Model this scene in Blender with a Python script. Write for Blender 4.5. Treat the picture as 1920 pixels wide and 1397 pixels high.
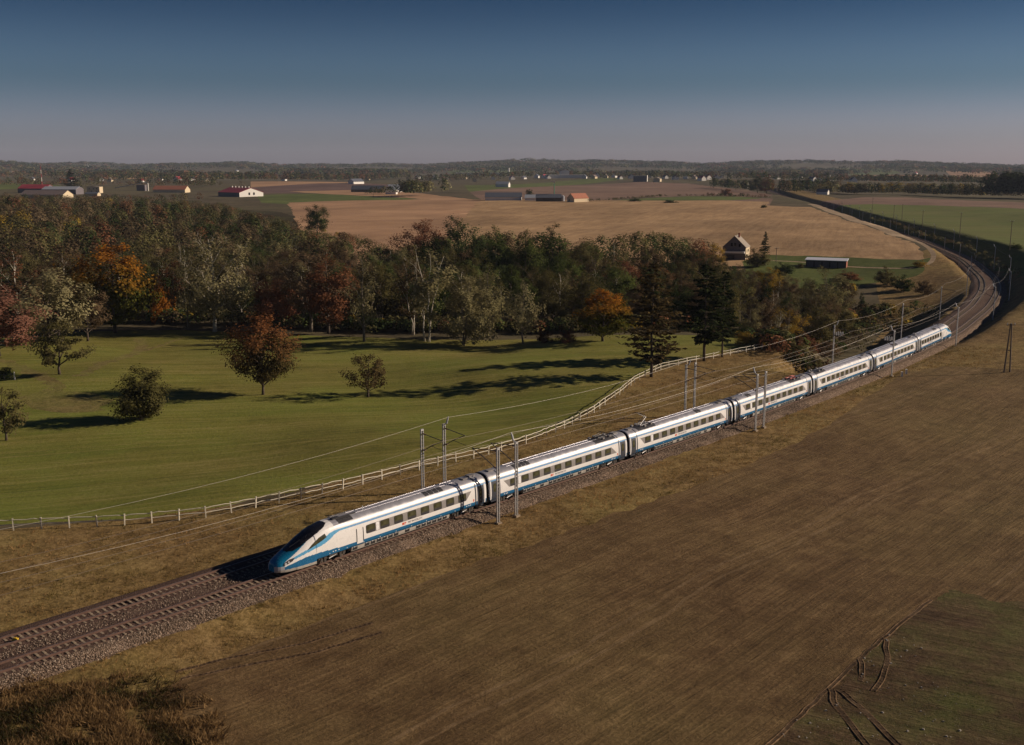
import bpy, math, random
import numpy as np
from mathutils import Vector, Matrix
from mathutils import geometry as mgeo

random.seed(11); np.random.seed(11)
rng = np.random.default_rng(5)
for o in list(bpy.data.objects): bpy.data.objects.remove(o)
SC = bpy.context.scene
COL = SC.collection
PI = math.pi; R = math.radians

# ---------------------------------------------------------------- camera, sky, sun, exposure
CAM_H = 37.5; F_PX = 2000.0; HOR = 313.0; CX, CY = 960.0, 698.5
PITCH = math.atan((CY - HOR) / F_PX)
cd = bpy.data.cameras.new('camera'); cam = bpy.data.objects.new('camera', cd); COL.objects.link(cam)
cam.location = (0, 0, CAM_H); cam.rotation_euler = (PI/2 - PITCH, 0, 0)
cd.sensor_width = 36.0; cd.lens = F_PX / 1920 * 36.0; cd.clip_start = 1.0; cd.clip_end = 40000
SC.camera = cam
SUN_EL, SUN_AZ = R(22.0), R(9.0)          # azimuth from +X towards +Y
sdir = Vector((math.cos(SUN_EL)*math.cos(SUN_AZ), math.cos(SUN_EL)*math.sin(SUN_AZ), math.sin(SUN_EL)))
ld = bpy.data.lights.new('sun', 'SUN'); ld.energy = 5.0; ld.angle = R(0.55); ld.color = (1.0, 0.83, 0.66)
sun = bpy.data.objects.new('sun', ld); COL.objects.link(sun); sun.rotation_euler = sdir.to_track_quat('Z', 'Y').to_euler()
sun.location = sdir * 300
W = bpy.data.worlds.new('World'); SC.world = W; W.use_nodes = True
nt = W.node_tree; nt.nodes.clear()
wo = nt.nodes.new('ShaderNodeOutputWorld'); bg = nt.nodes.new('ShaderNodeBackground')
sk = nt.nodes.new('ShaderNodeTexSky'); sk.sky_type = 'NISHITA'; sk.sun_disc = False
sk.sun_elevation = SUN_EL; sk.sun_rotation = PI/2 - SUN_AZ; sk.altitude = 200; sk.air_density = 1.0; sk.dust_density = 1.0; sk.ozone_density = 2.0
tc = nt.nodes.new('ShaderNodeTexCoord'); sep = nt.nodes.new('ShaderNodeSeparateXYZ')
rmp = nt.nodes.new('ShaderNodeValToRGB'); mul = nt.nodes.new('ShaderNodeMix'); mul.data_type = 'RGBA'; mul.blend_type = 'MULTIPLY'; mul.inputs[0].default_value = 1.0
nt.links.new(tc.outputs['Generated'], sep.inputs[0]); nt.links.new(sep.outputs['Z'], rmp.inputs[0])
cr = rmp.color_ramp; cr.interpolation = 'EASE'
SKY_RAMP = [(0.0, (0.57, 0.51, 0.76)), (0.03, (0.46, 0.46, 0.69)), (0.08, (0.22, 0.305, 0.44)), (0.16, (0.064, 0.140, 0.245)), (0.34, (0.046, 0.100, 0.195))]
while len(cr.elements) < len(SKY_RAMP): cr.elements.new(0.5)
for e, (p, c) in zip(cr.elements, SKY_RAMP): e.position = p; e.color = (*c, 1)
nt.links.new(sk.outputs[0], mul.inputs[6]); nt.links.new(rmp.outputs[0], mul.inputs[7])
nt.links.new(mul.outputs[2], bg.inputs[0]); bg.inputs[1].default_value = 0.10
nt.links.new(bg.outputs[0], wo.inputs[0])
SC.view_settings.view_transform = 'Standard'; SC.view_settings.look = 'None'
SC.view_settings.exposure = 0.0; SC.view_settings.gamma = 1.0; SC.view_settings.use_curve_mapping = False
SC.render.engine = 'CYCLES'
SC.cycles.max_bounces = 5; SC.cycles.diffuse_bounces = 2; SC.cycles.glossy_bounces = 2; SC.cycles.transmission_bounces = 2; SC.cycles.volume_bounces = 0

# ---------------------------------------------------------------- helpers
def P(px, py, z=0.0):
    """where the sight line of a photograph point meets the level z"""
    x = (px - CX)/F_PX; y = -(py - CY)/F_PX
    dy = math.cos(PITCH) + y*math.sin(PITCH); dz = -math.sin(PITCH) + y*math.cos(PITCH)
    t = (z - CAM_H)/dz
    return (x*t, dy*t)

def tagp(o, label=None, cat=None, group=None, kind=None):
    if label: o['label'] = label
    if cat: o['category'] = cat
    if group: o['group'] = group
    if kind: o['kind'] = kind
    return o

def empty(name, loc, rz=0.0):
    o = bpy.data.objects.new(name, None); COL.objects.link(o); o.location = loc; o.rotation_euler = (0, 0, rz)
    o.empty_display_size = 0.5
    return o

def link(name, me, parent=None):
    o = bpy.data.objects.new(name, me); COL.objects.link(o)
    if parent: o.parent = parent
    return o

def kids(o): return [c for c in bpy.data.objects if c.parent == o]

class MB:
    """collects simple shapes, then links them as one mesh object"""
    def __init__(s): s.v = []; s.f = []; s.m = []
    def add(s, vs, fs, mi=0):
        b = len(s.v); s.v += [tuple(v) for v in vs]
        s.f += [tuple(b + i for i in f) for f in fs]; s.m += [mi]*len(fs)
    def box(s, c, d, rz=0.0, mi=0, taper=1.0):
        hx, hy, hz = d[0]/2, d[1]/2, d[2]/2; co, si = math.cos(rz), math.sin(rz); vs = []
        for z in (-hz, hz):
            k = taper if z > 0 else 1.0
            for x, y in ((-hx, -hy), (hx, -hy), (hx, hy), (-hx, hy)):
                x *= k; y *= k
                vs.append((c[0] + x*co - y*si, c[1] + x*si + y*co, c[2] + z))
        s.add(vs, [(0, 3, 2, 1), (4, 5, 6, 7), (0, 1, 5, 4), (1, 2, 6, 5), (2, 3, 7, 6), (3, 0, 4, 7)], mi)
    def tube(s, pts, r, n=6, mi=0, caps=True):
        pts = [Vector(p) for p in pts]
        rs = r if isinstance(r, (list, tuple)) else [r]*len(pts)
        vs = []; fs = []
        for i, p in enumerate(pts):
            a = pts[max(i-1, 0)]; b = pts[min(i+1, len(pts)-1)]
            d = (b - a); d = d.normalized() if d.length > 1e-9 else Vector((0, 0, 1))
            u = d.cross(Vector((0, 0, 1))) if abs(d.z) < 0.95 else d.cross(Vector((1, 0, 0)))
            u.normalize(); w = d.cross(u)
            for k in range(n):
                an = 2*PI*k/n
                vs.append(p + (u*math.cos(an) + w*math.sin(an))*rs[i])
        for i in range(len(pts)-1):
            for k in range(n):
                k2 = (k+1) % n
                fs.append((i*n+k, i*n+k2, (i+1)*n+k2, (i+1)*n+k))
        if caps:
            fs.append(tuple(range(n-1, -1, -1))); fs.append(tuple((len(pts)-1)*n + k for k in range(n)))
        s.add(vs, fs, mi)
    def disc(s, c, axis, r, th, n=14, mi=0):
        a = Vector(axis).normalized(); c = Vector(c); s.tube([c - a*th/2, c + a*th/2], r, n, mi)
    def mesh(s, name, mats, smooth=False):
        me = bpy.data.meshes.new(name); me.from_pydata(s.v, [], s.f)
        for m in (mats if isinstance(mats, (list, tuple)) else [mats]): me.materials.append(m)
        if any(s.m): me.polygons.foreach_set('material_index', s.m)
        if smooth: me.polygons.foreach_set('use_smooth', [True]*len(s.f))
        me.update(); return me
    def build(s, name, mats, parent=None, smooth=False):
        return link(name, s.mesh(name, mats, smooth), parent)

def np_mesh(name, verts, faces, mat, smooth=False):
    """fast mesh from numpy arrays, all faces with the same number of corners"""
    me = bpy.data.meshes.new(name); n = len(verts); k = faces.shape[1]; m = len(faces)
    me.vertices.add(n); me.vertices.foreach_set('co', np.ascontiguousarray(verts, np.float32).ravel())
    me.loops.add(m*k); me.loops.foreach_set('vertex_index', np.ascontiguousarray(faces, np.int32).ravel())
    me.polygons.add(m); me.polygons.foreach_set('loop_start', np.arange(0, m*k, k, dtype=np.int32))
    me.polygons.foreach_set('loop_total', np.full(m, k, np.int32))
    if smooth: me.polygons.foreach_set('use_smooth', np.ones(m, bool))
    if mat: me.materials.append(mat)
    me.update(calc_edges=True); return me

# ---------------------------------------------------------------- materials
def newmat(name):
    m = bpy.data.materials.new(name); m.use_nodes = True; t = m.node_tree
    b = t.nodes['Principled BSDF']; return m, t, b

def N(t, typ, **kw):
    n = t.nodes.new(typ)
    for k, v in kw.items(): setattr(n, k, v)
    return n

def noise(t, vec, scale, detail=4, rough=0.6):
    n = N(t, 'ShaderNodeTexNoise'); n.inputs['Scale'].default_value = scale; n.inputs['Detail'].default_value = detail; n.inputs['Roughness'].default_value = rough
    t.links.new(vec, n.inputs['Vector']); return n.outputs['Fac']

def ramp(t, fac, stops):
    r = N(t, 'ShaderNodeValToRGB'); c = r.color_ramp
    while len(c.elements) < len(stops): c.elements.new(0.5)
    for e, (p, col) in zip(c.elements, stops):
        e.position = p; e.color = (*col, 1) if not isinstance(col, float) else (col, col, col, 1)
    t.links.new(fac, r.inputs[0]); return r.outputs[0]

def mixc(t, fac, a, b, mode='MIX'):
    m = N(t, 'ShaderNodeMix', data_type='RGBA', blend_type=mode)
    for s, v in ((m.inputs[0], fac), (m.inputs[6], a), (m.inputs[7], b)):
        if hasattr(v, 'is_linked'): t.links.new(v, s)
        elif isinstance(v, (int, float)): s.default_value = v
        else: s.default_value = (*v, 1)
    return m.outputs[2]

def mathn(t, op, a, b=None):
    m = N(t, 'ShaderNodeMath', operation=op)
    for i, v in enumerate((a, b)):
        if v is None: continue
        if hasattr(v, 'is_linked'): t.links.new(v, m.inputs[i])
        else: m.inputs[i].default_value = v
    return m.outputs[0]

def paint(name, col, rough=0.45, metal=0.0, var=0.12, scale=6.0, bump=0.0, spec=0.5):
    m, t, b = newmat(name)
    tcn = N(t, 'ShaderNodeTexCoord')
    f = noise(t, tcn.outputs['Object'], scale, 5)
    c = ramp(t, f, [(0.3, tuple(x*(1-var) for x in col)), (0.7, tuple(min(1, x*(1+var)) for x in col))])
    t.links.new(c, b.inputs['Base Color']); b.inputs['Metallic'].default_value = metal
    rr = ramp(t, f, [(0.3, max(0.02, rough-0.08)), (0.7, min(1.0, rough+0.08))]); t.links.new(rr, b.inputs['Roughness'])
    b.inputs['Specular IOR Level'].default_value = spec
    if bump:
        bn = N(t, 'ShaderNodeBump'); bn.inputs['Strength'].default_value = bump; bn.inputs['Distance'].default_value = 0.05
        t.links.new(f, bn.inputs['Height']); t.links.new(bn.outputs[0], b.inputs['Normal'])
    return m

def ground_mat(name, dark, mid, light, patch=0.02, fine=1.4, rowdir=None, rowscale=2.2, rowlen=0.06, rowamt=0.5, green=None, greenamt=0.5, tram=None, bump=0.6, dist=0.15, clump=0.25, track_col=None, stretch=None):
    """earth or grass: large patches, mid clumps and fine grain; optional drill rows along a heading and tractor lines"""
    m, t, b = newmat(name)
    tcn = N(t, 'ShaderNodeTexCoord'); v = tcn.outputs['Object']
    big = noise(t, v, patch, 5, 0.62); med = noise(t, v, clump, 6, 0.65); fin = noise(t, v, fine, 6, 0.72)
    h = mathn(t, 'ADD', mathn(t, 'MULTIPLY', med, 0.5), mathn(t, 'MULTIPLY', fin, 0.5))
    bh = mathn(t, 'MULTIPLY', h, 1.0)
    if rowdir is not None:
        mp = N(t, 'ShaderNodeMapping'); mp.inputs['Rotation'].default_value = (0, 0, -rowdir); t.links.new(v, mp.inputs['Vector'])
        mp2 = N(t, 'ShaderNodeMapping'); mp2.inputs['Scale'].default_value = (rowlen, rowscale, 1.0); t.links.new(mp.outputs[0], mp2.inputs['Vector'])
        rows = noise(t, mp2.outputs[0], 1.0, 5, 0.7)
        mp3 = N(t, 'ShaderNodeMapping'); mp3.inputs['Scale'].default_value = (rowlen*0.25, rowscale*0.14, 1.0); t.links.new(mp.outputs[0], mp3.inputs['Vector'])
        rows2 = noise(t, mp3.outputs[0], 1.0, 4, 0.6)
        rr = mathn(t, 'ADD', mathn(t, 'MULTIPLY', rows, 0.6), mathn(t, 'MULTIPLY', rows2, 0.4))
        h = mathn(t, 'ADD', mathn(t, 'MULTIPLY', h, 1-rowamt), mathn(t, 'MULTIPLY', rr, rowamt))
        bh = mathn(t, 'ADD', mathn(t, 'MULTIPLY', fin, 0.6), mathn(t, 'MULTIPLY', rows, 0.8))
    c = ramp(t, h, [(0.39, dark), (0.5, mid), (0.61, light)])
    if green is not None:
        gf = ramp(t, mathn(t, 'ADD', mathn(t, 'MULTIPLY', big, 0.75), mathn(t, 'MULTIPLY', med, 0.25)), [(0.42, 0.0), (0.60, 1.0)])
        gcol = mixc(t, h, tuple(x*0.55 for x in green), tuple(x*1.4 for x in green))
        c = mixc(t, mathn(t, 'MULTIPLY', gf, greenamt), c, gcol)
    lum = ramp(t, big, [(0.32, 0.74), (0.68, 1.25)])
    c = mixc(t, 1.0, c, lum, 'MULTIPLY')
    if tram is not None:
        per, col, amt = tram
        sp = N(t, 'ShaderNodeSeparateXYZ'); t.links.new(mp.outputs[0], sp.inputs[0])
        wob = mathn(t, 'MULTIPLY', mathn(t, 'SUBTRACT', big, 0.5), 9.0)
        u = mathn(t, 'ADD', sp.outputs['Y'], wob)
        g = None
        for off in (0.0, 1.9):
            fr = mathn(t, 'FRACT', mathn(t, 'DIVIDE', mathn(t, 'ADD', u, off), per))
            d = mathn(t, 'ABSOLUTE', mathn(t, 'SUBTRACT', fr, 0.5))
            k = mathn(t, 'LESS_THAN', mathn(t, 'ADD', d, mathn(t, 'MULTIPLY', mathn(t, 'SUBTRACT', fin, 0.5), 0.02)), 0.20/per)
            g = k if g is None else mathn(t, 'MAXIMUM', g, k)
        c = mixc(t, mathn(t, 'MULTIPLY', mathn(t, 'MULTIPLY', g, amt), ramp(t, med, [(0.35, 0.2), (0.6, 1.0)])), c, col)
    t.links.new(c, b.inputs['Base Color']); b.inputs['Roughness'].default_value = 0.95; b.inputs['Specular IOR Level'].default_value = 0.12
    if bump:
        bn = N(t, 'ShaderNodeBump'); bn.inputs['Strength'].default_value = bump; bn.inputs['Distance'].default_value = dist
        t.links.new(bh, bn.inputs['Height']); t.links.new(bn.outputs[0], b.inputs['Normal'])
    return m

def leaf_mat(name, a, b2, top=None, topamt=0.0, trans=0.25, oj=0.25):
    m, t, b = newmat(name)
    t.nodes.remove(b); out = t.nodes['Material Output']
    at = N(t, 'ShaderNodeAttribute', attribute_name='tint'); hf = N(t, 'ShaderNodeAttribute', attribute_name='hf')
    c = mixc(t, at.outputs['Fac'], a, b2)
    if top is not None:
        f = ramp(t, mathn(t, 'ADD', hf.outputs['Fac'], mathn(t, 'MULTIPLY', mathn(t, 'SUBTRACT', at.outputs['Fac'], 0.5), 0.35)), [(0.45, 0.0), (0.85, 1.0)])
        c = mixc(t, mathn(t, 'MULTIPLY', f, topamt), c, top)
    oi = N(t, 'ShaderNodeObjectInfo')
    lo, hi = 1-oj, 1+oj
    c = mixc(t, 1.0, c, ramp(t, oi.outputs['Random'], [(0.0, (lo, lo, lo*0.9)), (0.5, (1.0, 0.94, 0.9)), (1.0, (hi, hi*0.95, hi))]), 'MULTIPLY')
    d = N(t, 'ShaderNodeBsdfDiffuse'); tr = N(t, 'ShaderNodeBsdfTranslucent'); mx = N(t, 'ShaderNodeMixShader'); mx.inputs[0].default_value = trans + 0.08
    t.links.new(c, d.inputs[0]); t.links.new(c, tr.inputs[0]); t.links.new(d.outputs[0], mx.inputs[1]); t.links.new(tr.outputs[0], mx.inputs[2])
    t.links.new(mx.outputs[0], out.inputs[0]); return m

M = {}
ROW = R(47)
M['field'] = ground_mat('drilled_soil', (0.080, 0.047, 0.020), (0.160, 0.097, 0.044), (0.290, 0.182, 0.087), rowdir=ROW, rowscale=2.6, rowlen=0.13, rowamt=0.42, green=(0.085, 0.088, 0.026), greenamt=0.28, tram=(21.0, (0.26, 0.175, 0.095), 0.5), fine=3.2, clump=0.45, bump=1.0, dist=0.2)
M['patch'] = ground_mat('weedy_soil', (0.050, 0.031, 0.016), (0.105, 0.064, 0.033), (0.21, 0.135, 0.075), rowdir=R(150), rowscale=1.3, rowamt=0.45, green=(0.065, 0.095, 0.018), greenamt=0.55, fine=2.2, clump=0.4, patch=0.13, bump=1.0, dist=0.25)
M['meadow'] = ground_mat('meadow_grass', (0.108, 0.108, 0.021), (0.205, 0.185, 0.040), (0.34, 0.27, 0.088), rowdir=R(15), rowscale=0.8, rowlen=0.03, rowamt=0.55, green=(0.105, 0.145, 0.020), greenamt=0.65, tram=(6.5, (0.31, 0.25, 0.09), 0.4), fine=1.8, patch=0.022, bump=1.0, dist=0.18)
M['verge'] = ground_mat('dry_bank_grass', (0.115, 0.072, 0.026), (0.245, 0.155, 0.060), (0.40, 0.265, 0.115), green=(0.120, 0.110, 0.028), greenamt=0.45, fine=2.6, clump=0.5, patch=0.05, bump=1.0, dist=0.25)
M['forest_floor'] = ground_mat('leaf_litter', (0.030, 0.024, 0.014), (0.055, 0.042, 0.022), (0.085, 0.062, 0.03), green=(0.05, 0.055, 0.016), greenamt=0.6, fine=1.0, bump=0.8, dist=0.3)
M['stubble'] = ground_mat('stubble_soil', (0.27, 0.165, 0.085), (0.39, 0.25, 0.13), (0.51, 0.335, 0.18), rowdir=R(72), rowscale=0.35, rowlen=0.02, rowamt=0.55, patch=0.012, clump=0.12, fine=0.7, bump=0.5, dist=0.4, tram=(60.0, (0.20, 0.13, 0.07), 0.35))
M['stubble2'] = ground_mat('stubble_soil_smooth', (0.34, 0.195, 0.11), (0.41, 0.245, 0.14), (0.48, 0.295, 0.165), rowdir=R(25), rowscale=0.12, rowlen=0.01, rowamt=0.5, patch=0.008, clump=0.06, fine=0.5, bump=0.2)
M['plough'] = ground_mat('ploughed_soil', (0.16, 0.10, 0.075), (0.22, 0.14, 0.10), (0.29, 0.19, 0.13), rowdir=R(10), rowscale=0.08, rowlen=0.01, rowamt=0.5, patch=0.006, clump=0.03, fine=0.3, bump=0.2)
M['plough2'] = ground_mat('ploughed_soil_dark', (0.11, 0.07, 0.062), (0.15, 0.095, 0.08), (0.19, 0.125, 0.10), patch=0.006, clump=0.03, fine=0.3, bump=0.2)
M['winter'] = ground_mat('winter_crop', (0.085, 0.110, 0.024), (0.135, 0.165, 0.038), (0.18, 0.20, 0.055), rowdir=R(-20), rowscale=0.12, rowlen=0.008, rowamt=0.55, green=(0.11, 0.09, 0.035), greenamt=0.55, patch=0.009, clump=0.05, fine=0.5, bump=0.3)
M['crop'] = ground_mat('green_crop', (0.08, 0.10, 0.028), (0.11, 0.135, 0.035), (0.15, 0.165, 0.05), patch=0.01, clump=0.04, fine=0.4, bump=0.2)
M['farland'] = ground_mat('rough_pasture', (0.070, 0.058, 0.032), (0.115, 0.090, 0.052), (0.18, 0.135, 0.080), green=(0.085, 0.085, 0.034), greenamt=0.5, patch=0.004, clump=0.02, fine=0.2, bump=0.2)
M['lane'] = ground_mat('sandy_lane', (0.28, 0.20, 0.125), (0.38, 0.28, 0.18), (0.46, 0.34, 0.22), fine=1.2, clump=0.3, bump=0.3)
M['lawn'] = ground_mat('lawn_grass', (0.062, 0.080, 0.018), (0.088, 0.108, 0.024), (0.12, 0.135, 0.035), fine=1.2, clump=0.2, bump=0.4)
M['worn'] = ground_mat('worn_grass', (0.12, 0.098, 0.030), (0.205, 0.160, 0.055), (0.32, 0.235, 0.095), fine=2.0, clump=0.5, patch=0.08, green=(0.105, 0.12, 0.022), greenamt=0.6, bump=0.7)
M['concrete'] = paint('sleeper_concrete', (0.27, 0.205, 0.14), 0.9, var=0.3, scale=2.5, bump=0.3)
M['rail'] = paint('rusty_rail', (0.12, 0.065, 0.045), 0.75, var=0.3, scale=3)
M['railtop'] = paint('worn_rail_head', (0.42, 0.37, 0.34), 0.32, metal=0.9, var=0.1, scale=2)
M['steel'] = paint('galvanised_steel', (0.50, 0.49, 0.48), 0.5, metal=0.25, var=0.15, scale=3)
M['arm'] = paint('dark_cantilever_steel', (0.075, 0.07, 0.07), 0.6, metal=0.3)
M['wire'] = paint('bright_wire', (0.42, 0.38, 0.33), 0.45, metal=0.3, var=0.05)
M['cwire'] = paint('copper_wire', (0.16, 0.13, 0.11), 0.5, metal=0.5)
M['insul'] = paint('brown_insulator', (0.16, 0.07, 0.045), 0.3)
M['pinsul'] = paint('pale_insulator', (0.55, 0.55, 0.55), 0.4)
M['fence'] = paint('white_fence_paint', (0.66, 0.60, 0.47), 0.7, var=0.2, scale=4, bump=0.2)
M['bark'] = paint('brown_bark', (0.085, 0.062, 0.046), 0.9, var=0.35, scale=5, bump=0.5)
M['birchbark'] = paint('birch_bark', (0.58, 0.52, 0.42), 0.8, var=0.3, scale=3, bump=0.2)
M['greybark'] = paint('grey_bark', (0.17, 0.14, 0.105), 0.85, var=0.3, scale=4, bump=0.3)
M['wood'] = paint('weathered_pole_wood', (0.16, 0.12, 0.09), 0.85, var=0.25, scale=3)
M['twhite'] = paint('train_white', (0.80, 0.78, 0.76), 0.28, var=0.03, scale=1.5)
M['tsilver'] = paint('train_silver_roof', (0.44, 0.43, 0.455), 0.34, metal=0.45, var=0.12, scale=1.2)
M['tblue'] = paint('train_dark_blue', (0.018, 0.135, 0.29), 0.28, var=0.05)
M['tlight'] = paint('train_light_blue', (0.11, 0.36, 0.60), 0.28, var=0.05)
M['tstripe'] = paint('train_stripe_blue', (0.16, 0.33, 0.56), 0.28, var=0.05)
M['tnose'] = paint('train_nose_blue', (0.010, 0.17, 0.32), 0.25, var=0.04)
M['tgrey'] = paint('train_grey', (0.27, 0.25, 0.24), 0.4, var=0.06)
M['tskirt'] = paint('train_skirt_grey', (0.42, 0.385, 0.34), 0.5, var=0.15, scale=2)
M['tchin'] = paint('train_chin_grey', (0.38, 0.39, 0.43), 0.35, var=0.06)
M['tdark'] = paint('train_dark_trim', (0.035, 0.034, 0.037), 0.45, var=0.1)
M['tdoor'] = paint('train_door_grey', (0.045, 0.05, 0.065), 0.4, var=0.1)
M['tunder'] = paint('bogie_dirt', (0.060, 0.048, 0.040), 0.8, var=0.4, scale=4)
M['twheel'] = paint('wheel_steel', (0.19, 0.15, 0.12), 0.55, metal=0.4, var=0.3)
M['tred'] = paint('red_marking', (0.62, 0.10, 0.045), 0.4)
M['torange'] = paint('red_pantograph_paint', (0.50, 0.07, 0.05), 0.45)
M['tmark'] = paint('white_marking', (0.8, 0.8, 0.8), 0.4)
M['ttext'] = paint('grey_lettering', (0.22, 0.21, 0.22), 0.5)
M['yellow'] = paint('yellow_cover', (0.55, 0.36, 0.03), 0.5)
def glass(name, col, rough=0.06):
    m, t, b = newmat(name); tcn = N(t, 'ShaderNodeTexCoord')
    c = ramp(t, noise(t, tcn.outputs['Object'], 1.3, 3), [(0.35, tuple(x*0.6 for x in col)), (0.65, tuple(x*1.5 for x in col))])
    t.links.new(c, b.inputs['Base Color']); b.inputs['Roughness'].default_value = rough; b.inputs['IOR'].default_value = 1.52; return m
M['glass'] = glass('window_glass', (0.060, 0.058, 0.030))  # olive base stands in for the sunlit meadow showing through the panes
M['screen'] = glass('windscreen_glass', (0.012, 0.012, 0.016), 0.10)
M['lamp'] = paint('headlamp_lens', (0.75, 0.76, 0.78), 0.15)

# ---------------------------------------------------------------- railway alignment (right-hand track, where the train runs)
NEARSIDE = [(913, 952), (1174, 866), (1371.5, 799), (1521, 745), (1636, 701), (1720, 665)]
ctl = [P(14, 1245), P(300, 1152)]
ctl_side = [P(*p) for p in NEARSIDE]
for i, p in enumerate(ctl_side):
    a = ctl_side[max(i-1, 0)]; b = ctl_side[min(i+1, len(ctl_side)-1)]
    d = Vector((b[0]-a[0], b[1]-a[1])).normalized()
    ctl.append((p[0] - d.y*1.3, p[1] + d.x*1.3))
ctl += [P(*p) for p in [(1794, 624), (1855, 575), (1871, 547), (1871, 533), (1866, 521), (1851, 508.6), (1828, 489), (1805, 478), (1780, 468), (1732, 449), (1675, 432), (1627, 416), (1583, 402), (1549, 390), (1503, 377.5), (1470, 366)]]
a, b = Vector(ctl[0]), Vector(ctl[1]); ctl = [tuple(a - (b-a).normalized()*40)] + ctl
b, a = Vector(ctl[-1]), Vector(ctl[-2]); ctl.append(tuple(b + (b-a).normalized()*900))
cp = np.array(ctl)
seg = np.linalg.norm(np.diff(cp, axis=0), axis=1); s_ = np.r_[0, np.cumsum(seg)]
def densify(pts, step):
    pts = np.array(pts); L = np.r_[0, np.cumsum(np.linalg.norm(np.diff(pts, axis=0), axis=1))]
    s = np.arange(0, L[-1], step); return np.c_[np.interp(s, L, pts[:, 0]), np.interp(s, L, pts[:, 1])]
TR = densify(cp, 1.0)
def smooth(T, w):
    k = np.hanning(2*w+1); k /= k.sum()
    pad = np.r_[2*T[:1] - T[1:w+1][::-1], T, 2*T[-1:] - T[-w-1:-1][::-1]]
    return np.c_[np.convolve(pad[:, 0], k, 'valid'), np.convolve(pad[:, 1], k, 'valid')]
TR = densify(smooth(TR, 22), 1.0)
tang = np.gradient(TR, axis=0); tang /= np.linalg.norm(tang, axis=1)[:, None]
NS = len(TR)
def trk(s, o=0.0):
    """point and heading at arclength s, o metres to the right of the right-hand track"""
    s = min(max(s, 0), NS-1.001); i = int(s); f = s - i
    p = TR[i]*(1-f) + TR[i+1]*f; t = tang[i]*(1-f) + tang[i+1]*f; t = t/np.linalg.norm(t)
    return Vector((p[0] + t[1]*o, p[1] - t[0]*o)), Vector((t[0], t[1]))
def offset_line(o, step=1):
    return np.c_[TR[::step, 0] + tang[::step, 1]*o, TR[::step, 1] - tang[::step, 0]*o]
def track_coord(x, y):
    """(arclength, right offset) for arrays of points"""
    x = np.atleast_1d(x); y = np.atleast_1d(y); so = np.zeros(len(x)); oo = np.zeros(len(x))
    T3 = TR[::3]; t3 = tang[::3]
    for i in range(0, len(x), 4000):
        dx = x[i:i+4000, None] - T3[None, :, 0]; dy = y[i:i+4000, None] - T3[None, :, 1]
        k = np.argmin(dx*dx + dy*dy, axis=1); r = np.arange(len(k)); ddx, ddy = dx[r, k], dy[r, k]
        al = ddx*t3[k, 0] + ddy*t3[k, 1]; cr_ = ddx*t3[k, 1] - ddy*t3[k, 0]
        dist = np.sqrt(ddx**2 + ddy**2)
        so[i:i+4000] = k*3 + al; oo[i:i+4000] = np.where(np.abs(al) < 4, cr_, np.sign(cr_)*dist)
    return so, oo
GAP = 4.5            # distance between the two tracks

# ---------------------------------------------------------------- terrain
HC = [(300, 1390, -1.2), (960, 1390, -1.5), (1900, 1390, -1.5), (1500, 1000, -1.3), (1900, 850, -1.1), (1880, 730, -1.0), (1700, 760, -1.1), (1100, 1050, -1.2), (700, 1200, -1.3), (0, 1390, -0.8),
      (0, 1050, -0.7), (400, 1010, -0.7), (700, 930, -0.6), (1000, 860, -0.5), (1250, 740, -0.2), (1400, 690, 0.0), (1330, 720, -0.2),
      (0, 900, -2.0), (300, 880, -2.3), (250, 790, -1.6), (100, 700, -0.8), (490, 740, -2.0), (690, 740, -2.4), (900, 760, -2.2), (900, 660, -2.8), (300, 640, -2.0), (1150, 690, -2.0), (600, 640, -2.8), (0, 660, 0.2),
      (300, 560, -4.5), (600, 560, -5), (900, 580, -6), (1200, 580, -6.5), (1400, 600, -7.5), (1550, 615, -9), (1650, 575, -9.5), (1720, 565, -9), (1600, 535, -6), (1600, 645, -7.5), (1500, 652, -4.0), (1240, 692, -0.6), (1330, 674, -0.6), (1442, 652, -0.8), (1390, 645, -1.6), (1300, 655, -1.6),
      (1548, 502, 0), (1380, 485, -1), (1700, 497, 1.5), (1760, 482, 3), (1700, 450, 4), (1600, 420, 5), (1450, 440, 3.5), (1200, 450, 2.5), (900, 440, 2), (740, 455, 0.5), (600, 400, 2), (300, 400, 0), (0, 400, 2), (1000, 500, -3), (500, 480, -3), (100, 480, -2),
      (900, 380, 6), (1300, 385, 7), (1500, 390, 6),
      (1850, 650, -0.2), (1910, 640, 1.2), (1925, 585, 5.5), (1905, 520, 9), (1960, 620, 3.5), (1990, 680, 0), (1870, 474, 8.5), (1790, 450, 6.5), (1700, 425, 5.5), (1920, 450, 8), (1920, 400, 9), (1700, 385, 8), (1560, 380, 6), (2100, 640, 2.5), (2100, 500, 9)]
hc = np.array([(*P(px, py, z), z) for px, py, z in HC])
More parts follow.
